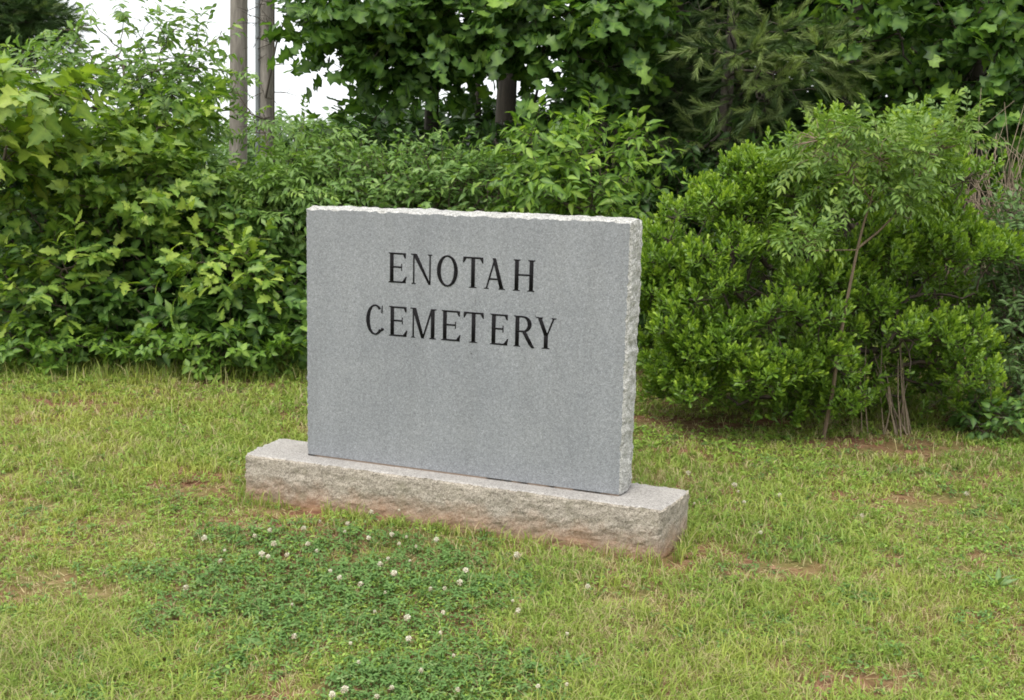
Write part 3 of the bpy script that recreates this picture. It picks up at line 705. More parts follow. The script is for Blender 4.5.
# untrimmed grass against the foot of the base
nb = 1500; tt = rng.uniform(0, 1, nb); sidek = rng.choice(4, nb, p=[.42, .2, .3, .08])
u_ = np.where(sidek == 0, tt * BW, np.where(sidek == 1, BW + .03 + rng.uniform(0, .03, nb), np.where(sidek == 2, tt * BW, -.02 - rng.uniform(0, .03, nb))))
v_ = np.where(sidek == 0, -.045 - rng.uniform(0, .035, nb), np.where(sidek == 2, BD + .03 + rng.uniform(0, .04, nb), tt * BD))
kk_ = (snoise(u_ * 1.0, v_, 5, 41) > .42) | (sidek > 0); u_, v_ = u_[kk_], v_[kk_]; N = len(u_)
x = BO[0] + u_ * BU[0] + v_ * BV[0]; y = BO[1] + u_ * BU[1] + v_ * BV[1]
grass_blades(g, x, y, rng.uniform(.04, .10, N), rng.uniform(.003, .005, N), rng.beta(2, 2, N) * 1.0, rng.uniform(.1, .9, N), (rng.uniform(0, 1, N) < .25) * rng.uniform(.4, .9, N), rng)
tag(g.build('grass', M['grass']), 'short patchy lawn grass with dry straw between the tufts', 'grass', kind='stuff')

g = Geo()
x, y = lawn_points(150000, rng); cm_ = clover_mask(x, y); back = .035 * (snoise(x, y, 2.5, 21) > .55)
k_ = rng.uniform(0, 1, len(x)) < np.maximum(cm_ * 1.0, back); x, y, cm_ = x[k_], y[k_], cm_[k_]; N = len(x)
z = hgt(x, y) + rng.uniform(.012, .048, N) * (.55 + .45 * cm_)
a = rng.uniform(0, 2 * math.pi, N); d = np.stack([np.cos(a), np.sin(a), rng.normal(0, .15, N)], 1); nz = np.array([0, 0, 1.0]) + rng.normal(0, .28, (N, 3))
put_leaves(g, 'trifol', np.stack([x, y, z], 1) - d * .008, d, nz, rng.uniform(.018, .036, N), np.stack([rng.beta(2, 2, N), (rng.uniform(0, 1, N) < .10) * rng.uniform(.3, .9, N)], 1))
st = np.stack([x, y, hgt(x, y)], 1); tubes(g, st, np.stack([x, y, z], 1), np.full(N, .0007), np.full(N, .0006), 3)
tag(g.build('clover', M['clover']), 'patch of dark green clover leaves in the lawn before the stone', 'clover', kind='stuff')
# small broad-leaved weeds woven through the lawn
g = Geo(); x, y = lawn_points(42000, rng); k_ = (snoise(x, y, 2.1, 31) * .6 + snoise(x, y, 7, 32) * .4 > .44) & (rng.uniform(0, 1, len(x)) > 1.4 * bare_mask(x, y)); x, y = x[k_], y[k_]; N = len(x)
per = 4; rep = np.repeat(np.arange(N), per); a = rng.uniform(0, 2 * math.pi, N * per); d = np.stack([np.cos(a), np.sin(a), rng.uniform(.05, .7, N * per)], 1)
pos = np.stack([x[rep], y[rep], hgt(x, y)[rep] + rng.uniform(.004, .03, N * per)], 1); pos[:, :2] += rng.normal(0, .012, (N * per, 2))
hv = np.clip(snoise(x, y, 1.1, 33)[rep] * .6 + rng.uniform(0, .5, N * per), 0, 1)
put_leaves(g, 'small', pos, d, np.array([0, 0, 1.0]) + rng.normal(0, .3, (N * per, 3)), rng.uniform(.010, .024, N * per) * np.clip(pos[:, 1] / 4, .85, 1.5), np.stack([hv, (rng.uniform(0, 1, N * per) < .25) * rng.uniform(.2, .9, N * per)], 1))
tag(g.build('lawn_weeds', M['weed']), 'tiny light green broad-leaved weeds mixed into the grass', 'weeds', kind='stuff')

# white clover blossoms
Z6 = [(83,127),(152,168),(255,120),(307,102),(280,178),(300,187),(365,182),(437,147),(467,170),(478,72),(422,95),(572,80),(562,105),(644,127),(652,45),(747,40),(723,115),(773,124),(748,148),(806,158),(710,200),(683,220),(785,208),(730,250),(545,262),(512,238),(617,286),(700,313),(665,375),(775,397),(855,305),(903,302),(955,284),(975,237),(898,382),(890,450),(875,133),(383,352),(390,460),(582,484),(610,550),(823,580),(934,528),(948,640),(562,645),(520,662),(672,670),(722,640),(780,468),(20,290),(138,205),(320,145)]
Z8 = [(353,66),(445,92),(452,105),(463,125),(535,113),(497,185),(365,128),(700,152),(12,340),(52,488),(110,485),(110,385),(152,292),(10,228),(910,108),(2,322)]
fl = [(180 + a * .293, 500 + b_ * .293) for a, b_ in Z6] + [(512 + a * .5, 440 + b_ * .5) for a, b_ in Z8]
def blossom_mesh(seed, brown):
    rng = np.random.default_rng(seed); g = Geo(); n_ = 46
    i = np.arange(n_) + .5; ph = np.arccos(1 - 1.75 * i / n_); th = math.pi * (1 + 5 ** .5) * i
    d = np.stack([np.cos(th) * np.sin(ph), np.sin(th) * np.sin(ph), np.cos(ph)], 1)
    put_leaves(g, 'obov', d * .0028, d + rng.normal(0, .12, (n_, 3)), np.array([0, 0, 1.0]) + d * .2 + rng.normal(0, .3, (n_, 3)), rng.uniform(.0070, .0098, n_) * (1 - .2 * brown), np.stack([np.where(d[:, 2] < -.1 + brown, rng.uniform(0, .4, n_), rng.uniform(.4, 1, n_)), np.zeros(n_)], 1))
    g.add(np.array([(0, 0, -.001)]) + .0045 * np.array([(1, 0, 0), (-1, 0, 0), (0, 1, 0), (0, -1, 0), (0, 0, 1), (0, 0, -1)]), [0,2,4, 2,1,4, 1,3,4, 3,0,4, 2,0,5, 1,2,5, 3,1,5, 0,3,5], [3] * 8, np.full((6, 3), .35))
    return g
heads = []
for k in range(4):
    r0 = thing('clover_blossom', 'round white clover blossom on a thin stem in the grass', 'blossom', (0, 0, 0), 'white clover blossoms in the lawn')
    blossom_mesh(50 + k, (.0, .15, .7, .3)[k]).build('flower_head', M['petal'], r0)
    g = Geo(); path_tube(g, [(0, 0, -.065), (.002, 0, -.04), (.001, .001, -.015), (0, 0, -.003)], [.0010, .0010, .0009, .0009], 5); g.build('stem', M['clover'], r0)
    heads.append(r0)
for k, (px, py) in enumerate(fl):
    p = ground(px, py, .052); r0 = heads[k % 4]
    dz = hgt(p[0], p[1]); loc = (p[0], p[1], .052 + float(dz) * .5); sc = float(RNG.uniform(.5, 1.12)) * (1.15 if p[1] > 4.5 else 1.0)
    if k < 4: r0.location = loc; r0.scale = (sc,) * 3
    else: copy_thing(r0, loc, float(RNG.uniform(0, 6)), 'round white clover blossom on a thin stem in the grass', 'white clover blossoms in the lawn', sc).rotation_euler = (float(RNG.normal(0, .3)), float(RNG.normal(0, .3)), float(RNG.uniform(0, 6)))

# rosette weeds, fallen leaves, stick
def rosette(label, px, py, n_, sz, kind='oval', mat='weed', seed=1, rise=.5):
    rng = np.random.default_rng(seed); p = ground(px, py); p[2] = float(hgt(p[0], p[1]))
    g = Geo(); a = np.linspace(0, 2 * math.pi, n_, endpoint=False) + rng.normal(0, .25, n_); d = np.stack([np.cos(a), np.sin(a), rng.uniform(.2, 1, n_) * rise], 1)
    put_leaves(g, kind, np.zeros((n_, 3)) + d * .006, d, np.array([0, 0, 1.0]) + rng.normal(0, .2, (n_, 3)), sz * rng.uniform(.7, 1.15, n_), np.stack([rng.uniform(0, 1, n_), rng.uniform(0, .4, n_)], 1))
    o = g.build('weed_plant', M[mat]); o.location = p; tag(o, label, 'weed', 'leafy weeds in the lawn'); return o
rosette('light green rosette weed with broad leaves at the lower left of the lawn', 148, 662, 6, .065, 'ovate', 'weed', 3, .9)
rosette('single upright oval leaf weed at the near edge of the clover patch', 266, 645, 4, .055, 'oval', 'clover', 5, 1.6)
rosette('low weed with narrow leaves near the lower left corner of the lawn', 205, 675, 9, .06, 'lance', 'weed', 6, .8)
rosette('bluish narrow-leaved weed standing alone at the right edge of the lawn', 998, 590, 8, .07, 'lance', 'fern', 8, 2.2)
rosette('dense low weed at the bottom edge right of the clover patch', 570, 668, 12, .065, 'lance', 'clover', 9, .9)
fallen = None
for k, (px, py) in enumerate([(657, 412), (672, 416), (690, 411), (705, 420), (722, 425), (748, 432), (880, 444), (905, 452), (930, 446), (770, 434), (225, 492), (195, 488), (300, 516), (352, 693), (366, 697), (330, 688), (640, 585), (770, 568), (690, 555), (600, 590)]):
    p = ground(px, py); loc = (p[0], p[1], float(hgt(p[0], p[1])) + .012)
    lab, grp = 'brown curled dead leaf lying on the ground', 'fallen dead leaves'
    if fallen is None:
        g = Geo(); put_leaves(g, 'oak', np.zeros((1, 3)), np.array([[0, 1.0, .1]]), np.array([[.2, 0, 1.0]]), np.array([.05]), np.array([[.5, 0]])); fallen = g.build('fallen_leaf', M['dead_leaf']); o = fallen
    else:
        o = fallen.copy(); COL.objects.link(o)
    o.location = loc; o.rotation_euler = (float(RNG.normal(0, .3)), float(RNG.normal(0, .3)), float(RNG.uniform(0, 6))); s_ = float(RNG.uniform(.6, 1.1)); o.scale = (s_,) * 3
    tag(o, lab, 'dead leaf', grp)
p0, p1, p2 = ground(68, 350, .12), ground(76, 358, .06), ground(80, 373)
g = Geo(); path_tube(g, [p0, (p0 + p1) / 2 + [0, 0, .01], p1, p2], [.010, .012, .013, .010], 7); tag(g.build('fallen_stick', M['dead']), 'bent grey stick poking out of the thicket into the lawn', 'stick')

# ------------------------------------------------------------------ utility poles
def pole(px, Y, r, label, h=10.5, lean=0.0):
    p = foot(px, Y); root = thing('utility_pole', label, 'pole', p, 'utility poles behind the thicket'); g = Geo()
    zs = np.linspace(-.1, h, 14); path_tube(g, [(lean * z, 0, z) for z in zs], [r * (1 - .025 * z) for z in zs], 16, rough=.012); g.build('shaft', M['pole'], root, smooth=True); return root, p
pA, pa = pole(239, 15.0, .128, 'brown wooden utility pole, left of the two by the thicket', lean=.022)
pB, pb = pole(267, 14.6, .10, 'dark wooden utility pole with a grey conduit on its side', lean=.012)
g = Geo(); zs = np.linspace(0, 8.5, 12); path_tube(g, [(-.092 + .012 * z, -.062, z) for z in zs], [.034] * 12, 10); g.build('conduit', M['conduit'], pB, smooth=True)
g = Geo(); path_tube(g, [(.115 + .012 * z, -.05, z) for z in zs], [.013] * 12, 6); g.build('ground_wire', M['bark_dark'], pB)
# a bare climbing vine on the right pole
rng = np.random.default_rng(8); g = Geo(); root = thing('bare_vine', 'bare dark vine twigs climbing the poles and reaching right', 'vine', pb)
tw = []
for k in range(46):
    z0 = rng.uniform(1.6, 4.4); a = rng.uniform(-2.8, .2); q = np.array([.03 + .11 * math.cos(a), .11 * math.sin(a) - .02, z0]); d = nrm(np.array([rng.normal(0, .9), -.3, rng.normal(.1, .6)])); L = rng.uniform(.08, .45)
    q1 = q + d * L * .5 + rng.normal(0, .03, 3); q2 = q1 + nrm(d + rng.normal(0, .4, 3)) * L * .5; tw += [(q, q1, .006, .004), (q1, q2, .004, .002)]
    for _ in range(2):
        e = q1 + rng.normal(0, .1, 3); tw.append((q1, e, .003, .0015))
main = [np.array([.1, -.1, 2.0]), np.array([-.3, -.12, 2.15]), np.array([-.62, -.05, 2.12])]
for A, B in zip(main[:-1], main[1:]): tw.append((A, B, .010, .008))
main = [np.array([.05, -.12, 2.3]), np.array([.22, -.2, 3.0]), np.array([.36, -.25, 3.35]), np.array([.55, -.3, 3.6]), np.array([.75, -.35, 4.1])]
for A, B in zip(main[:-1], main[1:]): tw.append((A, B, .014, .011))
A, B, ra, rb = zip(*tw); tubes(g, np.array(A), np.array(B), np.array(ra), np.array(rb), 4); g.build('stems', M['bark_dark'], root)

# ------------------------------------------------------------------ left thicket
LP = lobe_px
GT = 'shrubs and saplings of the left thicket'
plant('big_leaf_sapling', 'sapling with very large yellow-green leaves at the left edge of the thicket', 'sapling', foot(-30, 7.2),
      [LP(40, 94, 7.1, 44, 9, .3, 12), LP(5, 82, 7.1, 30, 14, .3, 8), LP(20, 150, 7.2, 46, 20, .3, 11), LP(-30, 150, 7.2, 40, 60, .35, 21)], 'maple', 'tulip_bright', .175, 5, .24, .022, young=.22, seed=21, group=GT, outw=.35, up=.8, jit=.4)
plant('maple_sapling', 'bushy maple sapling with toothed light green leaves in the middle of the thicket', 'sapling', foot(165, 7.9),
      [LP(160, 128, 7.8, 50, 28, .4, 45), LP(120, 165, 7.7, 70, 45, .45, 79), LP(175, 195, 7.7, 50, 44, .45, 81), LP(60, 185, 7.5, 66, 50, .4, 85), LP(150, 225, 7.8, 70, 40, .4, 54)], 'maple', 'maple', .105, 7, .22, .025, young=.16, seed=22, group=GT)
plant('cherry_sapling', 'tall loose cherry sapling with thin leafy shoots against the white sky', 'sapling', foot(130, 8.7),
      [LP(40, 100, 8.4, 50, 40, .4, 90), LP(75, 34, 8.6, 16, 12, .2, 5), LP(128, 22, 8.6, 12, 12, .2, 4), LP(180, 30, 8.6, 16, 14, .2, 5), LP(30, 125, 7.9, 40, 30, .3, 50), LP(55, 62, 8.6, 50, 26, .4, 39), LP(100, 66, 8.6, 46, 30, .4, 44), LP(165, 78, 8.5, 48, 34, .4, 68), LP(195, 55, 8.6, 34, 26, .3, 18), LP(150, 30, 8.6, 26, 24, .3, 10), LP(165, 112, 8.4, 50, 30, .4, 80), LP(120, 110, 8.5, 70, 34, .4, 93), LP(215, 22, 8.6, 10, 14, .2, 3), LP(90, 16, 8.6, 14, 12, .2, 3)],
      'oval', 'cherry', .085, 8, .26, .03, young=.1, seed=23, group=GT, outw=.2, droop=.35)
plant('walnut_sapling', 'light green sapling with feathery leaves in front of the utility poles', 'sapling', foot(262, 8.3),
      [LP(236, 92, 8.2, 12, 10, .2, 4), LP(262, 128, 8.2, 12, 10, .2, 4), LP(285, 182, 8.1, 40, 22, .35, 36), LP(325, 185, 8.3, 34, 26, .35, 40), LP(310, 140, 8.2, 26, 14, .2, 10), LP(300, 205, 8.0, 50, 36, .4, 80), LP(240, 208, 8.0, 48, 36, .4, 80)], 'pinnate_wide', 'walnut', .20, 4, .18, .018, young=.14, seed=24, group=GT, up=.8, outw=.4)
plant('viburnum_shrub', 'dark ovate-leaved shrub at the foot of the thicket by the left edge', 'shrub', foot(40, 7.6),
      [LP(30, 275, 7.5, 60, 48, .35, 77), LP(80, 320, 7.45, 62, 34, .3, 70), LP(-10, 320, 7.5, 50, 34, .3, 42)], 'ovate', 'viburnum', .10, 6, .18, .012, young=.1, seed=25, group=GT)
plant('viburnum_shrub', 'broad ovate-leaved shrub at the foot of the thicket, middle', 'shrub', foot(160, 7.6),
      [LP(150, 305, 7.5, 62, 44, .35, 84), LP(200, 325, 7.4, 52, 30, .3, 65), LP(120, 260, 7.7, 60, 40, .35, 52)], 'ovate', 'viburnum', .11, 6, .18, .012, young=.1, seed=26, group=GT)
plant('viburnum_shrub', 'ovate-leaved shrub at the foot of the thicket beside the stone', 'shrub', foot(265, 7.5),
      [LP(262, 310, 7.4, 48, 46, .35, 78), LP(300, 330, 7.3, 30, 30, .3, 39), LP(245, 250, 7.7, 60, 40, .35, 58)], 'ovate', 'viburnum', .10, 6, .18, .012, young=.14, seed=27, group=GT)
plant('oak_seedling', 'pale lobed-leaf oak seedling in front of the thicket, left', 'seedling', foot(75, 7.5),
      [LP(70, 262, 7.25, 44, 22, .25, 34), LP(50, 292, 7.25, 40, 18, .25, 22)], 'oak', 'maple', .12, 6, .2, .010, young=.3, seed=28, group=GT, up=.9)
plant('oak_seedling', 'pale lobed-leaf oak seedling in front of the thicket, nearer the stone', 'seedling', foot(225, 7.5),
      [LP(215, 262, 7.25, 50, 18, .25, 34), LP(250, 285, 7.2, 34, 14, .25, 16)], 'oak', 'maple', .12, 6, .2, .010, young=.3, seed=29, group=GT, up=.9)
plant('bramble', 'low bramble with three-part leaves along the left front edge of the thicket', 'bramble', foot(60, 7.3),
      [LP(50, 345, 7.2, 80, 12, .2, 70)], 'bramble', 'oval', .10, 5, .14, .006, young=.15, seed=30, group=GT)
plant('bramble', 'low bramble with three-part leaves along the front edge of the thicket near the stone', 'bramble', foot(220, 7.2),
      [LP(220, 345, 7.1, 85, 14, .2, 80)], 'bramble', 'oval', .10, 5, .14, .006, young=.15, seed=31, group=GT)
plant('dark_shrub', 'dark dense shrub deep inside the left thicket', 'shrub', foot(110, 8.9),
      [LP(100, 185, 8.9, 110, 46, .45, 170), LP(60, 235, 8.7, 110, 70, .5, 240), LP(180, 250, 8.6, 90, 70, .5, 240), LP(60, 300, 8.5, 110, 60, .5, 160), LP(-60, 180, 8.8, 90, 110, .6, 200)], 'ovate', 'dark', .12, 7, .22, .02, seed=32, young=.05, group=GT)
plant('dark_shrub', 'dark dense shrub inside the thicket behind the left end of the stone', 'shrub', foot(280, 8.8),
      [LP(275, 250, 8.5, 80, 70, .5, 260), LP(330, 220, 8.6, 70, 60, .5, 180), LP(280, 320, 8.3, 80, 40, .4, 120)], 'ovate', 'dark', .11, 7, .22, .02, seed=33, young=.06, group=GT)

# the thicket goes on past the left edge of the picture
for nm, dx_, dy_, lab_ in (('maple_sapling', -2.9, .1, 'maple sapling of the thicket beyond the left edge of the picture'), ('viburnum_shrub', -1.9, .0, 'ovate-leaved shrub of the thicket beyond the left edge of the picture'), ('dark_shrub', -2.2, .1, 'dark shrub of the thicket beyond the left edge of the picture')):
    src = bpy.data.objects[nm]; lc = src.location; copy_thing(src, (lc[0] + dx_, lc[1] + dy_, 0), .15, lab_, GT)

# ------------------------------------------------------------------ behind the stone
GM = 'shrubs behind the stone'
plant('privet_shrub', 'pale fine-leaved shrub rising just behind the top edge of the stone', 'shrub', foot(430, 8.0),
      [LP(400, 186, 7.8, 46, 26, .4, 150), LP(450, 172, 7.8, 34, 22, .35, 90), LP(495, 184, 7.8, 40, 24, .35, 110), LP(350, 176, 8.0, 34, 24, .35, 80), LP(340, 205, 8.0, 50, 26, .4, 90), LP(430, 210, 7.8, 90, 22, .4, 120), LP(425, 152, 7.9, 12, 14, .2, 10), LP(372, 160, 7.9, 12, 12, .2, 8), LP(420, 260, 8.0, 110, 60, .4, 120)], 'oval', 'fine', .066, 8, .24, .02, young=.2, seed=41, group=GM, jit=.6)
plant('oval_leaf_shrub', 'bright shrub with long oval leaves behind the stone, right of its middle', 'shrub', foot(580, 7.5),
      [LP(545, 160, 7.4, 40, 42, .35, 57), LP(600, 160, 7.4, 50, 44, .35, 68), LP(580, 205, 7.2, 70, 34, .35, 79), LP(630, 205, 7.6, 24, 24, .3, 14), LP(590, 260, 7.5, 80, 60, .3, 41)], 'oval', 'oval', .095, 8, .24, .018, young=.22, seed=42, group=GM, droop=.4)
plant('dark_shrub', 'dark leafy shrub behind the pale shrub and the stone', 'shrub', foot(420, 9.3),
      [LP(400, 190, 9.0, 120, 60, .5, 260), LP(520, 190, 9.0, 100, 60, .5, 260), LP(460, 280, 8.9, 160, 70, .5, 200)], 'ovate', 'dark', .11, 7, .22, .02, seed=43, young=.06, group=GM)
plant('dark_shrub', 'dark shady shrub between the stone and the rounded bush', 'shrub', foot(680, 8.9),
      [LP(660, 230, 8.6, 80, 70, .5, 260), LP(740, 200, 8.7, 90, 70, .5, 240), LP(680, 320, 8.4, 90, 70, .4, 160)], 'ovate', 'dark', .10, 7, .22, .02, seed=44, young=.05, group=GM)

# ------------------------------------------------------------------ trees of the wood edge
GW = 'trees of the wood edge'
def tree(*a, **k): return plant(*a, **k)
tree('tulip_tree', 'tulip tree with broad lobed leaves overhanging the stone, upper middle', 'tree', foot(423, 9.6),
      [LP(335, 30, 9.0, 42, 26, .5, 47), LP(360, 62, 9.0, 36, 20, .4, 31), LP(405, 62, 9.0, 50, 30, .5, 88), LP(450, 25, 9.0, 70, 44, .6, 149), LP(540, 28, 8.8, 70, 36, .6, 149), LP(615, 25, 8.6, 56, 46, .6, 136), LP(380, 5, 9.0, 80, 40, .7, 128), LP(550, 112, 8.7, 40, 16, .3, 18), LP(345, 132, 8.9, 34, 8, .3, 9), LP(590, 118, 8.5, 46, 18, .3, 24), LP(455, 70, 9.0, 34, 8, .3, 20),
       (np.array([-.6, 9.6, 4.6]), np.array([1.9, 1.5, 1.2]), 260), (np.array([-.2, 9.8, 6.2]), np.array([1.6, 1.5, 1.2]), 160)],
      'tulip', 'tulip', .128, 6, .26, .075, 'bark_dark', trunk_to=np.array([-.7, 9.7, 6.2]), young=.09, seed=51, group=GW)
tree('tulip_tree', 'tulip tree with broad lobed leaves at the upper right of the wood edge', 'tree', foot(960, 9.0),
      [LP(850, 45, 8.6, 60, 46, .5, 46), LP(930, 40, 8.6, 66, 50, .6, 56), LP(1000, 60, 8.4, 60, 60, .6, 56), LP(980, 130, 8.5, 60, 40, .5, 34), LP(900, 110, 8.8, 60, 40, .5, 28), LP(1060, 130, 8.4, 60, 70, .6, 37),
       (np.array([3.6, 9.0, 4.3]), np.array([2.0, 1.5, 1.2]), 260), (np.array([3.6, 9.2, 6.0]), np.array([1.7, 1.5, 1.2]), 160)],
      'tulip', 'tulip', .135, 6, .28, .08, 'bark_dark', trunk_to=np.array([3.7, 9.1, 6.0]), young=.10, seed=52, group=GW)
def pine(label, base, lobes, seed, trunk_r, top, size=.2, young=.25, mat='pine'):
    return plant('pine_tree', label, 'tree', base, lobes, 'needle', mat, size, 3, .16, trunk_r, 'bark_dark', trunk_to=top, up=.5, outw=.1, droop=.12, young=young, group=GW, seed=seed, dir_up=.0, spread=.55, tip_r=.003)
pb_ = foot(712, 9.6)
pine('young pine with soft pale needles above the rounded bush', pb_,
     [LP(745, 30, 8.4, 50, 14, .3, 13), LP(800, 62, 8.2, 60, 16, .35, 25), LP(740, 58, 8.3, 40, 22, .35, 18), LP(770, 92, 8.3, 55, 16, .35, 18), LP(700, 12, 8.8, 40, 20, .4, 11), LP(700, 140, 8.8, 70, 18, .4, 23), (np.array([1.7, 9.3, 4.4]), np.array([1.4, 1.3, .9]), 220), (np.array([1.8, 9.5, 6.2]), np.array([.9, .9, 1.0]), 120)], 61, .07, np.array([1.85, 9.6, 6.8]), .21, .5, 'pine_young')
pine('dark pine standing deeper in the wood behind the young pine', foot(655, 11.2),
     [LP(650, 60, 10.8, 70, 40, .7, 99), LP(640, 130, 10.8, 90, 40, .7, 99), LP(720, 100, 10.8, 80, 50, .7, 88), (np.array([1.5, 11.0, 4.6]), np.array([1.7, 1.4, 1.1]), 240), (np.array([1.6, 11.2, 6.4]), np.array([1.1, 1.1, 1.2]), 140)], 62, .11, np.array([1.55, 11.2, 7.4]), .24, .1)
pine('bare-stemmed pine whose dark trunk shows through the gap above the stone', foot(496, 11.0),
     [(np.array([-.1, 11.0, 4.0]), np.array([1.5, 1.3, .6]), 220), (np.array([-.1, 11.0, 5.6]), np.array([1.3, 1.2, 1.0]), 220)], 63, .125, np.array([-.1, 11.0, 7.0]), .24, .1)
tree('slim_tree', 'slim tree with a thin dark stem in the gap above the stone', 'tree', foot(474, 11.6), [(np.array([-.45, 11.6, 3.9]), np.array([.7, .7, .5]), 90), (np.array([-.5, 11.6, 5.4]), np.array([1.0, .9, 1.0]), 150)], 'ovate', 'dark', .12, 6, .24, .05, 'bark_dark', trunk_to=np.array([-.45, 11.6, 5.6]), seed=64, group=GW)
# tall trees with crowns out of view, added to cut light on the wood
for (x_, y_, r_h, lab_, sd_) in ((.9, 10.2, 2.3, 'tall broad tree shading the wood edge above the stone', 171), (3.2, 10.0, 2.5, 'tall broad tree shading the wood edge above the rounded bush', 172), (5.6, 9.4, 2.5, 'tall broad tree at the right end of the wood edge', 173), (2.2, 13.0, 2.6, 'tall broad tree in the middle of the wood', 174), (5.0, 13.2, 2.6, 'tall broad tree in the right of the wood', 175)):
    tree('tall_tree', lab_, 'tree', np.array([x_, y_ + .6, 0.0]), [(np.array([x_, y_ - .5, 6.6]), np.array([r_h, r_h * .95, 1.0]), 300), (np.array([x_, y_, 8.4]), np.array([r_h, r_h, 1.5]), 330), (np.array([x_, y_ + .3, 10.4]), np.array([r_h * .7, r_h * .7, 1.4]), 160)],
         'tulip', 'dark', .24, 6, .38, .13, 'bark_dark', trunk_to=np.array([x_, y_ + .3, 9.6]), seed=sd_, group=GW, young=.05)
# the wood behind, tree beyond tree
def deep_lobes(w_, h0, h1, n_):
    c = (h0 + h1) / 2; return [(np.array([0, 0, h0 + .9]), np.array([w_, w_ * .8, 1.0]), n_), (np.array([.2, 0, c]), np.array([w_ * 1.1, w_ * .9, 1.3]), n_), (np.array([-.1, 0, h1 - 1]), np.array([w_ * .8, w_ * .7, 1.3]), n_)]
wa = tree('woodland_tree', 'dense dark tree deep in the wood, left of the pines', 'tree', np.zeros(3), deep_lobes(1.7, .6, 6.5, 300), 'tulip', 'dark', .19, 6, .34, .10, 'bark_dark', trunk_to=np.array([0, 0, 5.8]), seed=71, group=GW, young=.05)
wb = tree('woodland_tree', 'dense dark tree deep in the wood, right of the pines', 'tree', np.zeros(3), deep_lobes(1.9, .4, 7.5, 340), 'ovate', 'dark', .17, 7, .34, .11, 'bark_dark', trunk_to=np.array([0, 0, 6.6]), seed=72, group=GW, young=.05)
spots = [(730, 12.6, wa, 'behind the young pine'), (830, 12.0, wb, 'behind the rounded bush'), (930, 11.6, wa, 'behind the right tulip tree'), (1030, 11.4, wb, 'at the right edge of the picture'), (1120, 10.6, wa, 'beyond the right edge'), (620, 13.6, wb, 'behind the dark pine'),
         (700, 15.0, wa, 'in the second row behind the pines'), (800, 15.0, wb, 'in the second row above the rounded bush'), (900, 15.2, wa, 'in the second row behind the right tulip tree'), (1010, 15.0, wb, 'in the second row at the right'), (1110, 14.4, wa, 'in the second row beyond the right edge')]
used = set()
for k, (px, Y_, src, where) in enumerate(spots):
    lab = 'dense dark broadleaf tree ' + where; loc = foot(px, Y_)
    if src.name not in used: used.add(src.name); src.location = loc; src['label'] = lab
    else: copy_thing(src, loc, 1.3 * k + .4, lab, GW, .95 + .07 * (k % 4))
# lower screen behind the gap, leaving the sky holes above it
plant('wood_edge_shrub', 'shrubby dark growth under the sky gap above the stone', 'shrub', foot(470, 12.2),
      [LP(450, 140, 12, 110, 30, .7, 300), LP(560, 150, 12, 90, 34, .7, 260), LP(480, 220, 12, 190, 60, .6, 200), LP(610, 70, 12.4, 34, 60, .7, 120)], 'ovate', 'dark', .15, 7, .3, .03, seed=73, young=.05, group=GM)
# conifers at far left, and the far tree line past the poles
plant('cedar_tree', 'dark conifer rising at the top left corner behind the thicket', 'tree', foot(-15, 14.0),
      [LP(-10, 10, 14, 44, 44, .7, 260), LP(30, 22, 13.8, 30, 20, .5, 120), LP(-20, 90, 14, 60, 60, .8, 200), (at(-20, -90, 14), np.array([.7, .7, 1.1]), 160)], 'needle', 'pine', .24, 4, .2, .12, 'bark_dark', trunk_to=at(-18, -120, 14), seed=74, young=.08, droop=.1, dir_up=.1)
plant('far_tree', 'distant rounded tree on the horizon right of the utility poles', 'tree', foot(322, 42), [LP(300, 150, 42, 36, 26, 1.6, 200), LP(345, 150, 42, 26, 24, 1.6, 140), LP(262, 150, 42, 30, 24, 1.5, 120)], 'ovate', 'fern', .30, 7, .7, .15, seed=75, trunk_to=at(322, 145, 42), group='far trees')
ft = plant('far_tree', 'distant tree on the horizon behind the left thicket', 'tree', foot(205, 46), [LP(205, 150, 46, 40, 26, 2, 200), LP(150, 150, 46, 40, 22, 2, 140)], 'ovate', 'fern', .30, 7, .7, .15, seed=76, trunk_to=at(205, 145, 46), group='far trees')
plant('far_pine', 'thin distant pine top beside the tulip tree against the sky', 'tree', foot(392, 30), [LP(392, 118, 30, 13, 12, .6, 60), LP(392, 140, 30, 20, 14, .7, 80), LP(370, 150, 30, 26, 20, .8, 100)], 'needle', 'pine', .5, 3, .4, .1, seed=77, trunk_to=at(392, 110, 30), group='far trees')

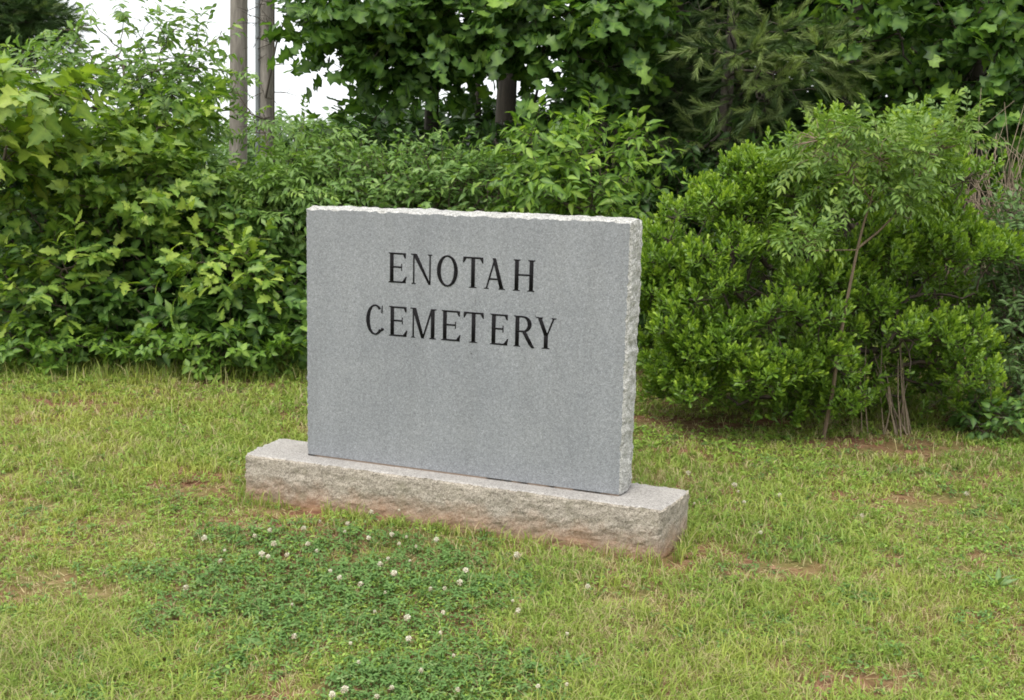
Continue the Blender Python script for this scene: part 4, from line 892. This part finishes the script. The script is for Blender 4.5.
# ------------------------------------------------------------------ the rounded bush on the right
def round_bush():
    rng = np.random.default_rng(81); base = foot(835, 6.15); base[1] = 6.35
    root = thing('rounded_bush', 'large rounded bush with small glossy leaves and yellow-green tips', 'bush', base, None)
    mass = [LP(712, 258, 6.25, 60, 68, .5, 28), LP(700, 310, 6.2, 56, 80, .5, 26), LP(795, 232, 6.3, 84, 84, .6, 40), LP(760, 330, 6.15, 90, 84, .6, 40), LP(880, 200, 6.5, 80, 84, .6, 34), LP(850, 330, 6.2, 90, 84, .6, 36), LP(925, 300, 6.4, 64, 90, .55, 36), LP(840, 160, 6.45, 70, 46, .5, 18), LP(738, 198, 6.35, 36, 36, .36, 12), LP(930, 370, 6.3, 56, 56, .45, 18), LP(740, 385, 6.1, 76, 38, .45, 18)]
    cl = []
    for c, r, n_ in mass:
        d = nrm(rng.normal(0, 1, (n_ * 2, 3))); d[:, 1] -= .25; d = nrm(d)
        cl.append(np.concatenate([c + d * r * rng.uniform(.86, 1.06, (len(d), 1)), d], 1))
    cl = np.concatenate(cl)
    hollow = at(900, 392, 5.95); cl = cl[(((cl[:, :3] - hollow) / np.array([.34, .5, .26])) ** 2).sum(1) > 1]
    hollow2 = at(905, 290, 6.0); cl = cl[(((cl[:, :3] - hollow2) / np.array([.16, .4, .14])) ** 2).sum(1) > 1]
    # keep only clumps near the outer skin of the whole bush
    cs = np.array([c for c, _, _ in mass]); rs = np.array([r for _, r, _ in mass])
    dep = (((cl[:, None, :3] - cs[None]) / rs[None]) ** 2).sum(2).min(1)
    cl = cl[(dep > .55) & (cl[:, 2] > .12) & (cl[:, 2] < at(850, 122, 6.4)[2])]
    sh, dr, age = [], [], []
    void = np.array([mnoise.noise(Vector((float(a) * 2.6, float(b_) * 2.6, float(c_) * 3.4 + 5))) for a, b_, c_ in cl[:, :3]])
    cl = cl[(rng.uniform(0, 1, len(cl)) < .9) & (void < .19)]
    for q in cl:
        c = q[:3]; outv = q[3:]; n_ = rng.integers(12, 40); R = .050 * math.sqrt(n_) * rng.uniform(.40, .60)
        d = nrm(rng.normal(0, 1, (n_, 3)) * np.array([1, 1, .55]) + outv * .55 + np.array([0, 0, .55])); sh.append(c + d * R * rng.uniform(.55, 1.05, (n_, 1)) * np.array([1.1, 1.0, .82])); dr.append(nrm(d * .7 + np.array([0, -.1, .8]) + rng.normal(0, .15, d.shape))); age.append(np.clip(rng.uniform(.05, 1.25) + rng.normal(0, .22, n_), 0, 1))
    stray = cl[rng.uniform(0, 1, len(cl)) < .5]; q = stray[:, :3] + stray[:, 3:] * rng.uniform(.10, .24, (len(stray), 1)) + np.array([0, 0, .06]); sh.append(q); dr.append(nrm(stray[:, 3:] * .5 + np.array([0, 0, .9]))); age.append(rng.uniform(.5, 1, len(stray)))
    # inner, older shoots
    core = [LP(870, 340, 6.75, 95, 90, .45, 0), LP(760, 330, 6.7, 95, 85, .4, 0), LP(900, 250, 6.75, 70, 70, .4, 0), LP(830, 385, 6.4, 110, 40, .4, 0)]
    inner = np.concatenate([sample_lobe(c, r * .8, 80, rng, .6) for c, r, _ in mass] + [sample_lobe(c, r, 190, rng, .6) for c, r, _ in core]); inner = inner[inner[:, 2] > .1]
    sh.append(inner); dr.append(nrm(rng.normal(0, .6, inner.shape) + np.array([0, -.2, .6]))); age.append(np.zeros(len(inner)))
    sh = np.concatenate(sh); dr = np.concatenate(dr); age = np.concatenate(age)
    ok = sh[:, 2] > .05; sh, dr, age = sh[ok], dr[ok], age[ok]
    ct = np.concatenate([cl[:, :3], inner[::3]])
    tn = [base + np.array([.02 * i, 0, .16 * i]) for i in range(5)]
    P, par, rad, ids, pr, ra, tip = skeleton(tn, ct, .0035, 2.2, .022)
    gb = Geo(); path_tube(gb, np.array(tn) - base, [.04, .036, .03, .026, .02], 8, rough=.05)
    tubes(gb, P[pr] - base, P[ids] - base, ra, rad[ids], 4)
    j = np.array([int(np.argmin(((ct - s_) ** 2).sum(1))) for s_ in sh]); tubes(gb, ct[j] - base, sh - base, np.full(len(sh), .0024), np.full(len(sh), .0016), 3)
    per = 11; N = len(sh) * per; rep = np.repeat(np.arange(len(sh)), per); kk = np.tile(np.arange(per), len(sh)); f = kk / (per - 1)
    L = rng.uniform(.06, .10, len(sh)); pos = sh[rep] + dr[rep] * ((f - .35) * L[rep])[:, None]
    ref = nrm(np.cross(dr, np.array([.3, 1, .1]))); r2 = np.cross(dr, ref); a = kk * 2.4 + rng.uniform(0, 6.3, len(sh))[rep] + rng.normal(0, .25, N)
    radial = ref[rep] * np.cos(a)[:, None] + r2[rep] * np.sin(a)[:, None]
    d = dr[rep] * (.55 + .9 * f)[:, None] + radial * (1.05 - .6 * f)[:, None]; nz = dr[rep] * 1.0 - radial * .3 + rng.normal(0, .3, (N, 3))
    sz = rng.uniform(.029, .052, N) * rng.uniform(.8, 1.12, len(sh))[rep] * (1 - .28 * f ** 3)
    yg = np.clip((f ** 1.6) * (.15 + .85 * age[rep]) * rng.uniform(.5, 1.15, N), 0, 1)
    gl = Geo(); put_leaves(gl, 'obov', pos - base, d, nz, sz, np.stack([np.clip(rng.beta(2, 2, N) + .25 * (age[rep] - .5), 0, 1), yg], 1))
    gb.build('trunk', M['bark'], root, smooth=True); gl.build('crown', M['holly'], root)
round_bush()
# thin sapling in front of it
sb = foot(829, 5.85)
def sapling():
    rng = np.random.default_rng(91); base = sb
    root = thing('slender_sapling', 'slender sapling with a thin bare stem and pale divided leaves before the rounded bush', 'sapling', base)
    Yd = 5.55
    tr = [base - [0, 0, .03], at(833, 390, 5.68), at(838, 350, 5.60), at(845, 310, 5.57), at(852, 275, 5.56), at(858, 246, Yd), at(864, 222, Yd), at(871, 200, Yd), at(880, 160, Yd)]
    b2 = [at(858, 248, Yd), at(878, 232, Yd - .03), at(896, 214, Yd - .05), at(915, 180, Yd), at(940, 150, Yd)]
    b3 = [at(856, 250, Yd), at(838, 250, Yd - .05), at(806, 251, Yd - .1)]; b4 = [at(871, 200, Yd), at(850, 170, Yd - .1), at(820, 140, Yd - .1)]
    b5 = [at(842, 332, 5.65), at(836, 345, 5.6)]
    g = Geo()
    for pth, r0, r1 in ((tr, .0115, .004), (b2, .0065, .003), (b3, .004, .0025), (b4, .0045, .0025)):
        path_tube(g, np.array(pth) - base, np.linspace(r0, r1, len(pth)), 7, rough=.05)
    lob = [LP(800, 158, 5.5, 34, 24, .22, 18), LP(850, 148, 5.45, 44, 34, .3, 34), LP(905, 155, 5.5, 46, 36, .3, 36), LP(945, 145, 5.55, 34, 24, .25, 20), LP(955, 125, 5.6, 24, 12, .2, 9), LP(905, 190, 5.45, 40, 18, .25, 12), LP(835, 190, 5.45, 24, 16, .2, 9), LP(812, 234, 5.35, 22, 16, .2, 10), LP(790, 240, 5.35, 20, 14, .2, 7), LP(920, 200, 5.5, 24, 16, .2, 8)]
    tips = np.concatenate([sample_lobe(c, r, n_, rng) for c, r, n_ in lob]); tips[:, 2] = np.minimum(tips[:, 2], at(880, 112, 5.5)[2])
    tn = [np.array(p) for p in tr[4:] + b2[1:] + b3[1:] + b4[1:]]
    tn = [p_ * (1 - f_) + q_ * f_ for P_ in (tr[4:], b2, b3, b4) for p_, q_ in zip([np.array(v) for v in P_[:-1]], [np.array(v) for v in P_[1:]]) for f_ in (.25, .5, .75, 1.0)]
    A = np.array(tn); j = np.argmin(((tips[:, None] - A[None]) ** 2).sum(2) + .1 * np.maximum(0, A[None, :, 2] - tips[:, None, 2]), 1)
    midp = A[j] + (tips - A[j]) * .55 + rng.normal(0, .02, tips.shape) + [0, 0, .02]
    tubes(g, A[j] - base, midp - base, np.full(len(j), .0032), np.full(len(j), .0022), 4); tubes(g, midp - base, tips - base, np.full(len(j), .0022), np.full(len(j), .0014), 3)
    g.build('trunk', M['bark_light'], root, smooth=True)
    per = 3; N = len(tips) * per; rep = np.repeat(np.arange(len(tips)), per); out = nrm(tips - A[j])
    d = out[rep] * .6 + rng.normal(0, .6, (N, 3)); d[:, 2] += .15; d[:, 1] -= .15
    nz = np.array([0, -.2, 1.0]) + rng.normal(0, .3, (N, 3)); gl = Geo()
    put_leaves(gl, 'pinnate_wide', tips[rep] - base, d, nz, rng.uniform(.09, .15, N), np.stack([rng.beta(2, 2, N), (rng.uniform(0, 1, N) < .2) * rng.uniform(.2, .8, N)], 1)); gl.build('crown', M['sumac'], root)
sapling()
plant('pale_shrub', 'pale grey-green shrub at the right edge beside the rounded bush', 'shrub', foot(1020, 6.6),
      [LP(1015, 250, 6.4, 26, 50, .3, 150), LP(1020, 330, 6.3, 34, 60, .35, 190), LP(1060, 300, 6.4, 60, 100, .4, 220), LP(1010, 400, 6.2, 30, 24, .3, 60)], 'small', 'fern', .055, 9, .2, .014, young=.12, seed=92)
plant('seedling_clump', 'low leafy seedlings on the ground at the right edge under the pale shrub', 'seedling', foot(1000, 6.0), [LP(1000, 415, 5.95, 34, 14, .2, 40), LP(975, 425, 5.95, 20, 8, .15, 16)], 'ovate', 'viburnum', .06, 5, .1, .005, young=.1, seed=93)
def stems(name, label, base, items, mat):
    root = thing(name, label, 'dry plant', base); g = Geo()
    for pts, r0, r1 in items: path_tube(g, np.array(pts) - base, np.linspace(r0, r1, len(pts)), 5)
    g.build('stems', M[mat], root)
rng = np.random.default_rng(94); it = []
bb = ground(898, 436); 
for k in range(11):
    q = bb + np.array([rng.normal(0, .05), rng.normal(0, .04), 0]); t = at(878 + rng.uniform(-12, 34), rng.uniform(330, 400), q[1] + rng.normal(0, .05)); m_ = (q + t) / 2 + rng.normal(0, .015, 3); it.append(([q, m_, t], .006, .0025))
for px in (862, 868, 884): q = ground(px, 436); t = at(px - 2, 345, q[1]); it.append(([q, (q + t) / 2 + rng.normal(0, .01, 3), t], .004, .0025))
stems('dry_plant', 'tuft of dry tan stems at the foot of the rounded bush', bb, it, 'dead')
it = []; bb = foot(995, 7.2)
for k in range(34):
    q = bb + np.array([rng.normal(0, .25), rng.normal(0, .15), 0]); t = at(rng.uniform(955, 1030), rng.uniform(125, 230), 7.1 + rng.normal(0, .12)); m_ = q * .35 + t * .65 + rng.normal(0, .10, 3); m2 = q * .1 + t * .9 + rng.normal(0, .06, 3); it.append(([q, m_, m2, t], .007, .002))
    for _ in range(2): it.append(([m_, m_ * .5 + t * .5 + rng.normal(0, .08, 3), t + rng.normal(0, .18, 3)], .004, .0015))
stems('dry_brush', 'tangle of dry brown twigs at the right edge above the rounded bush', bb, it, 'dead')
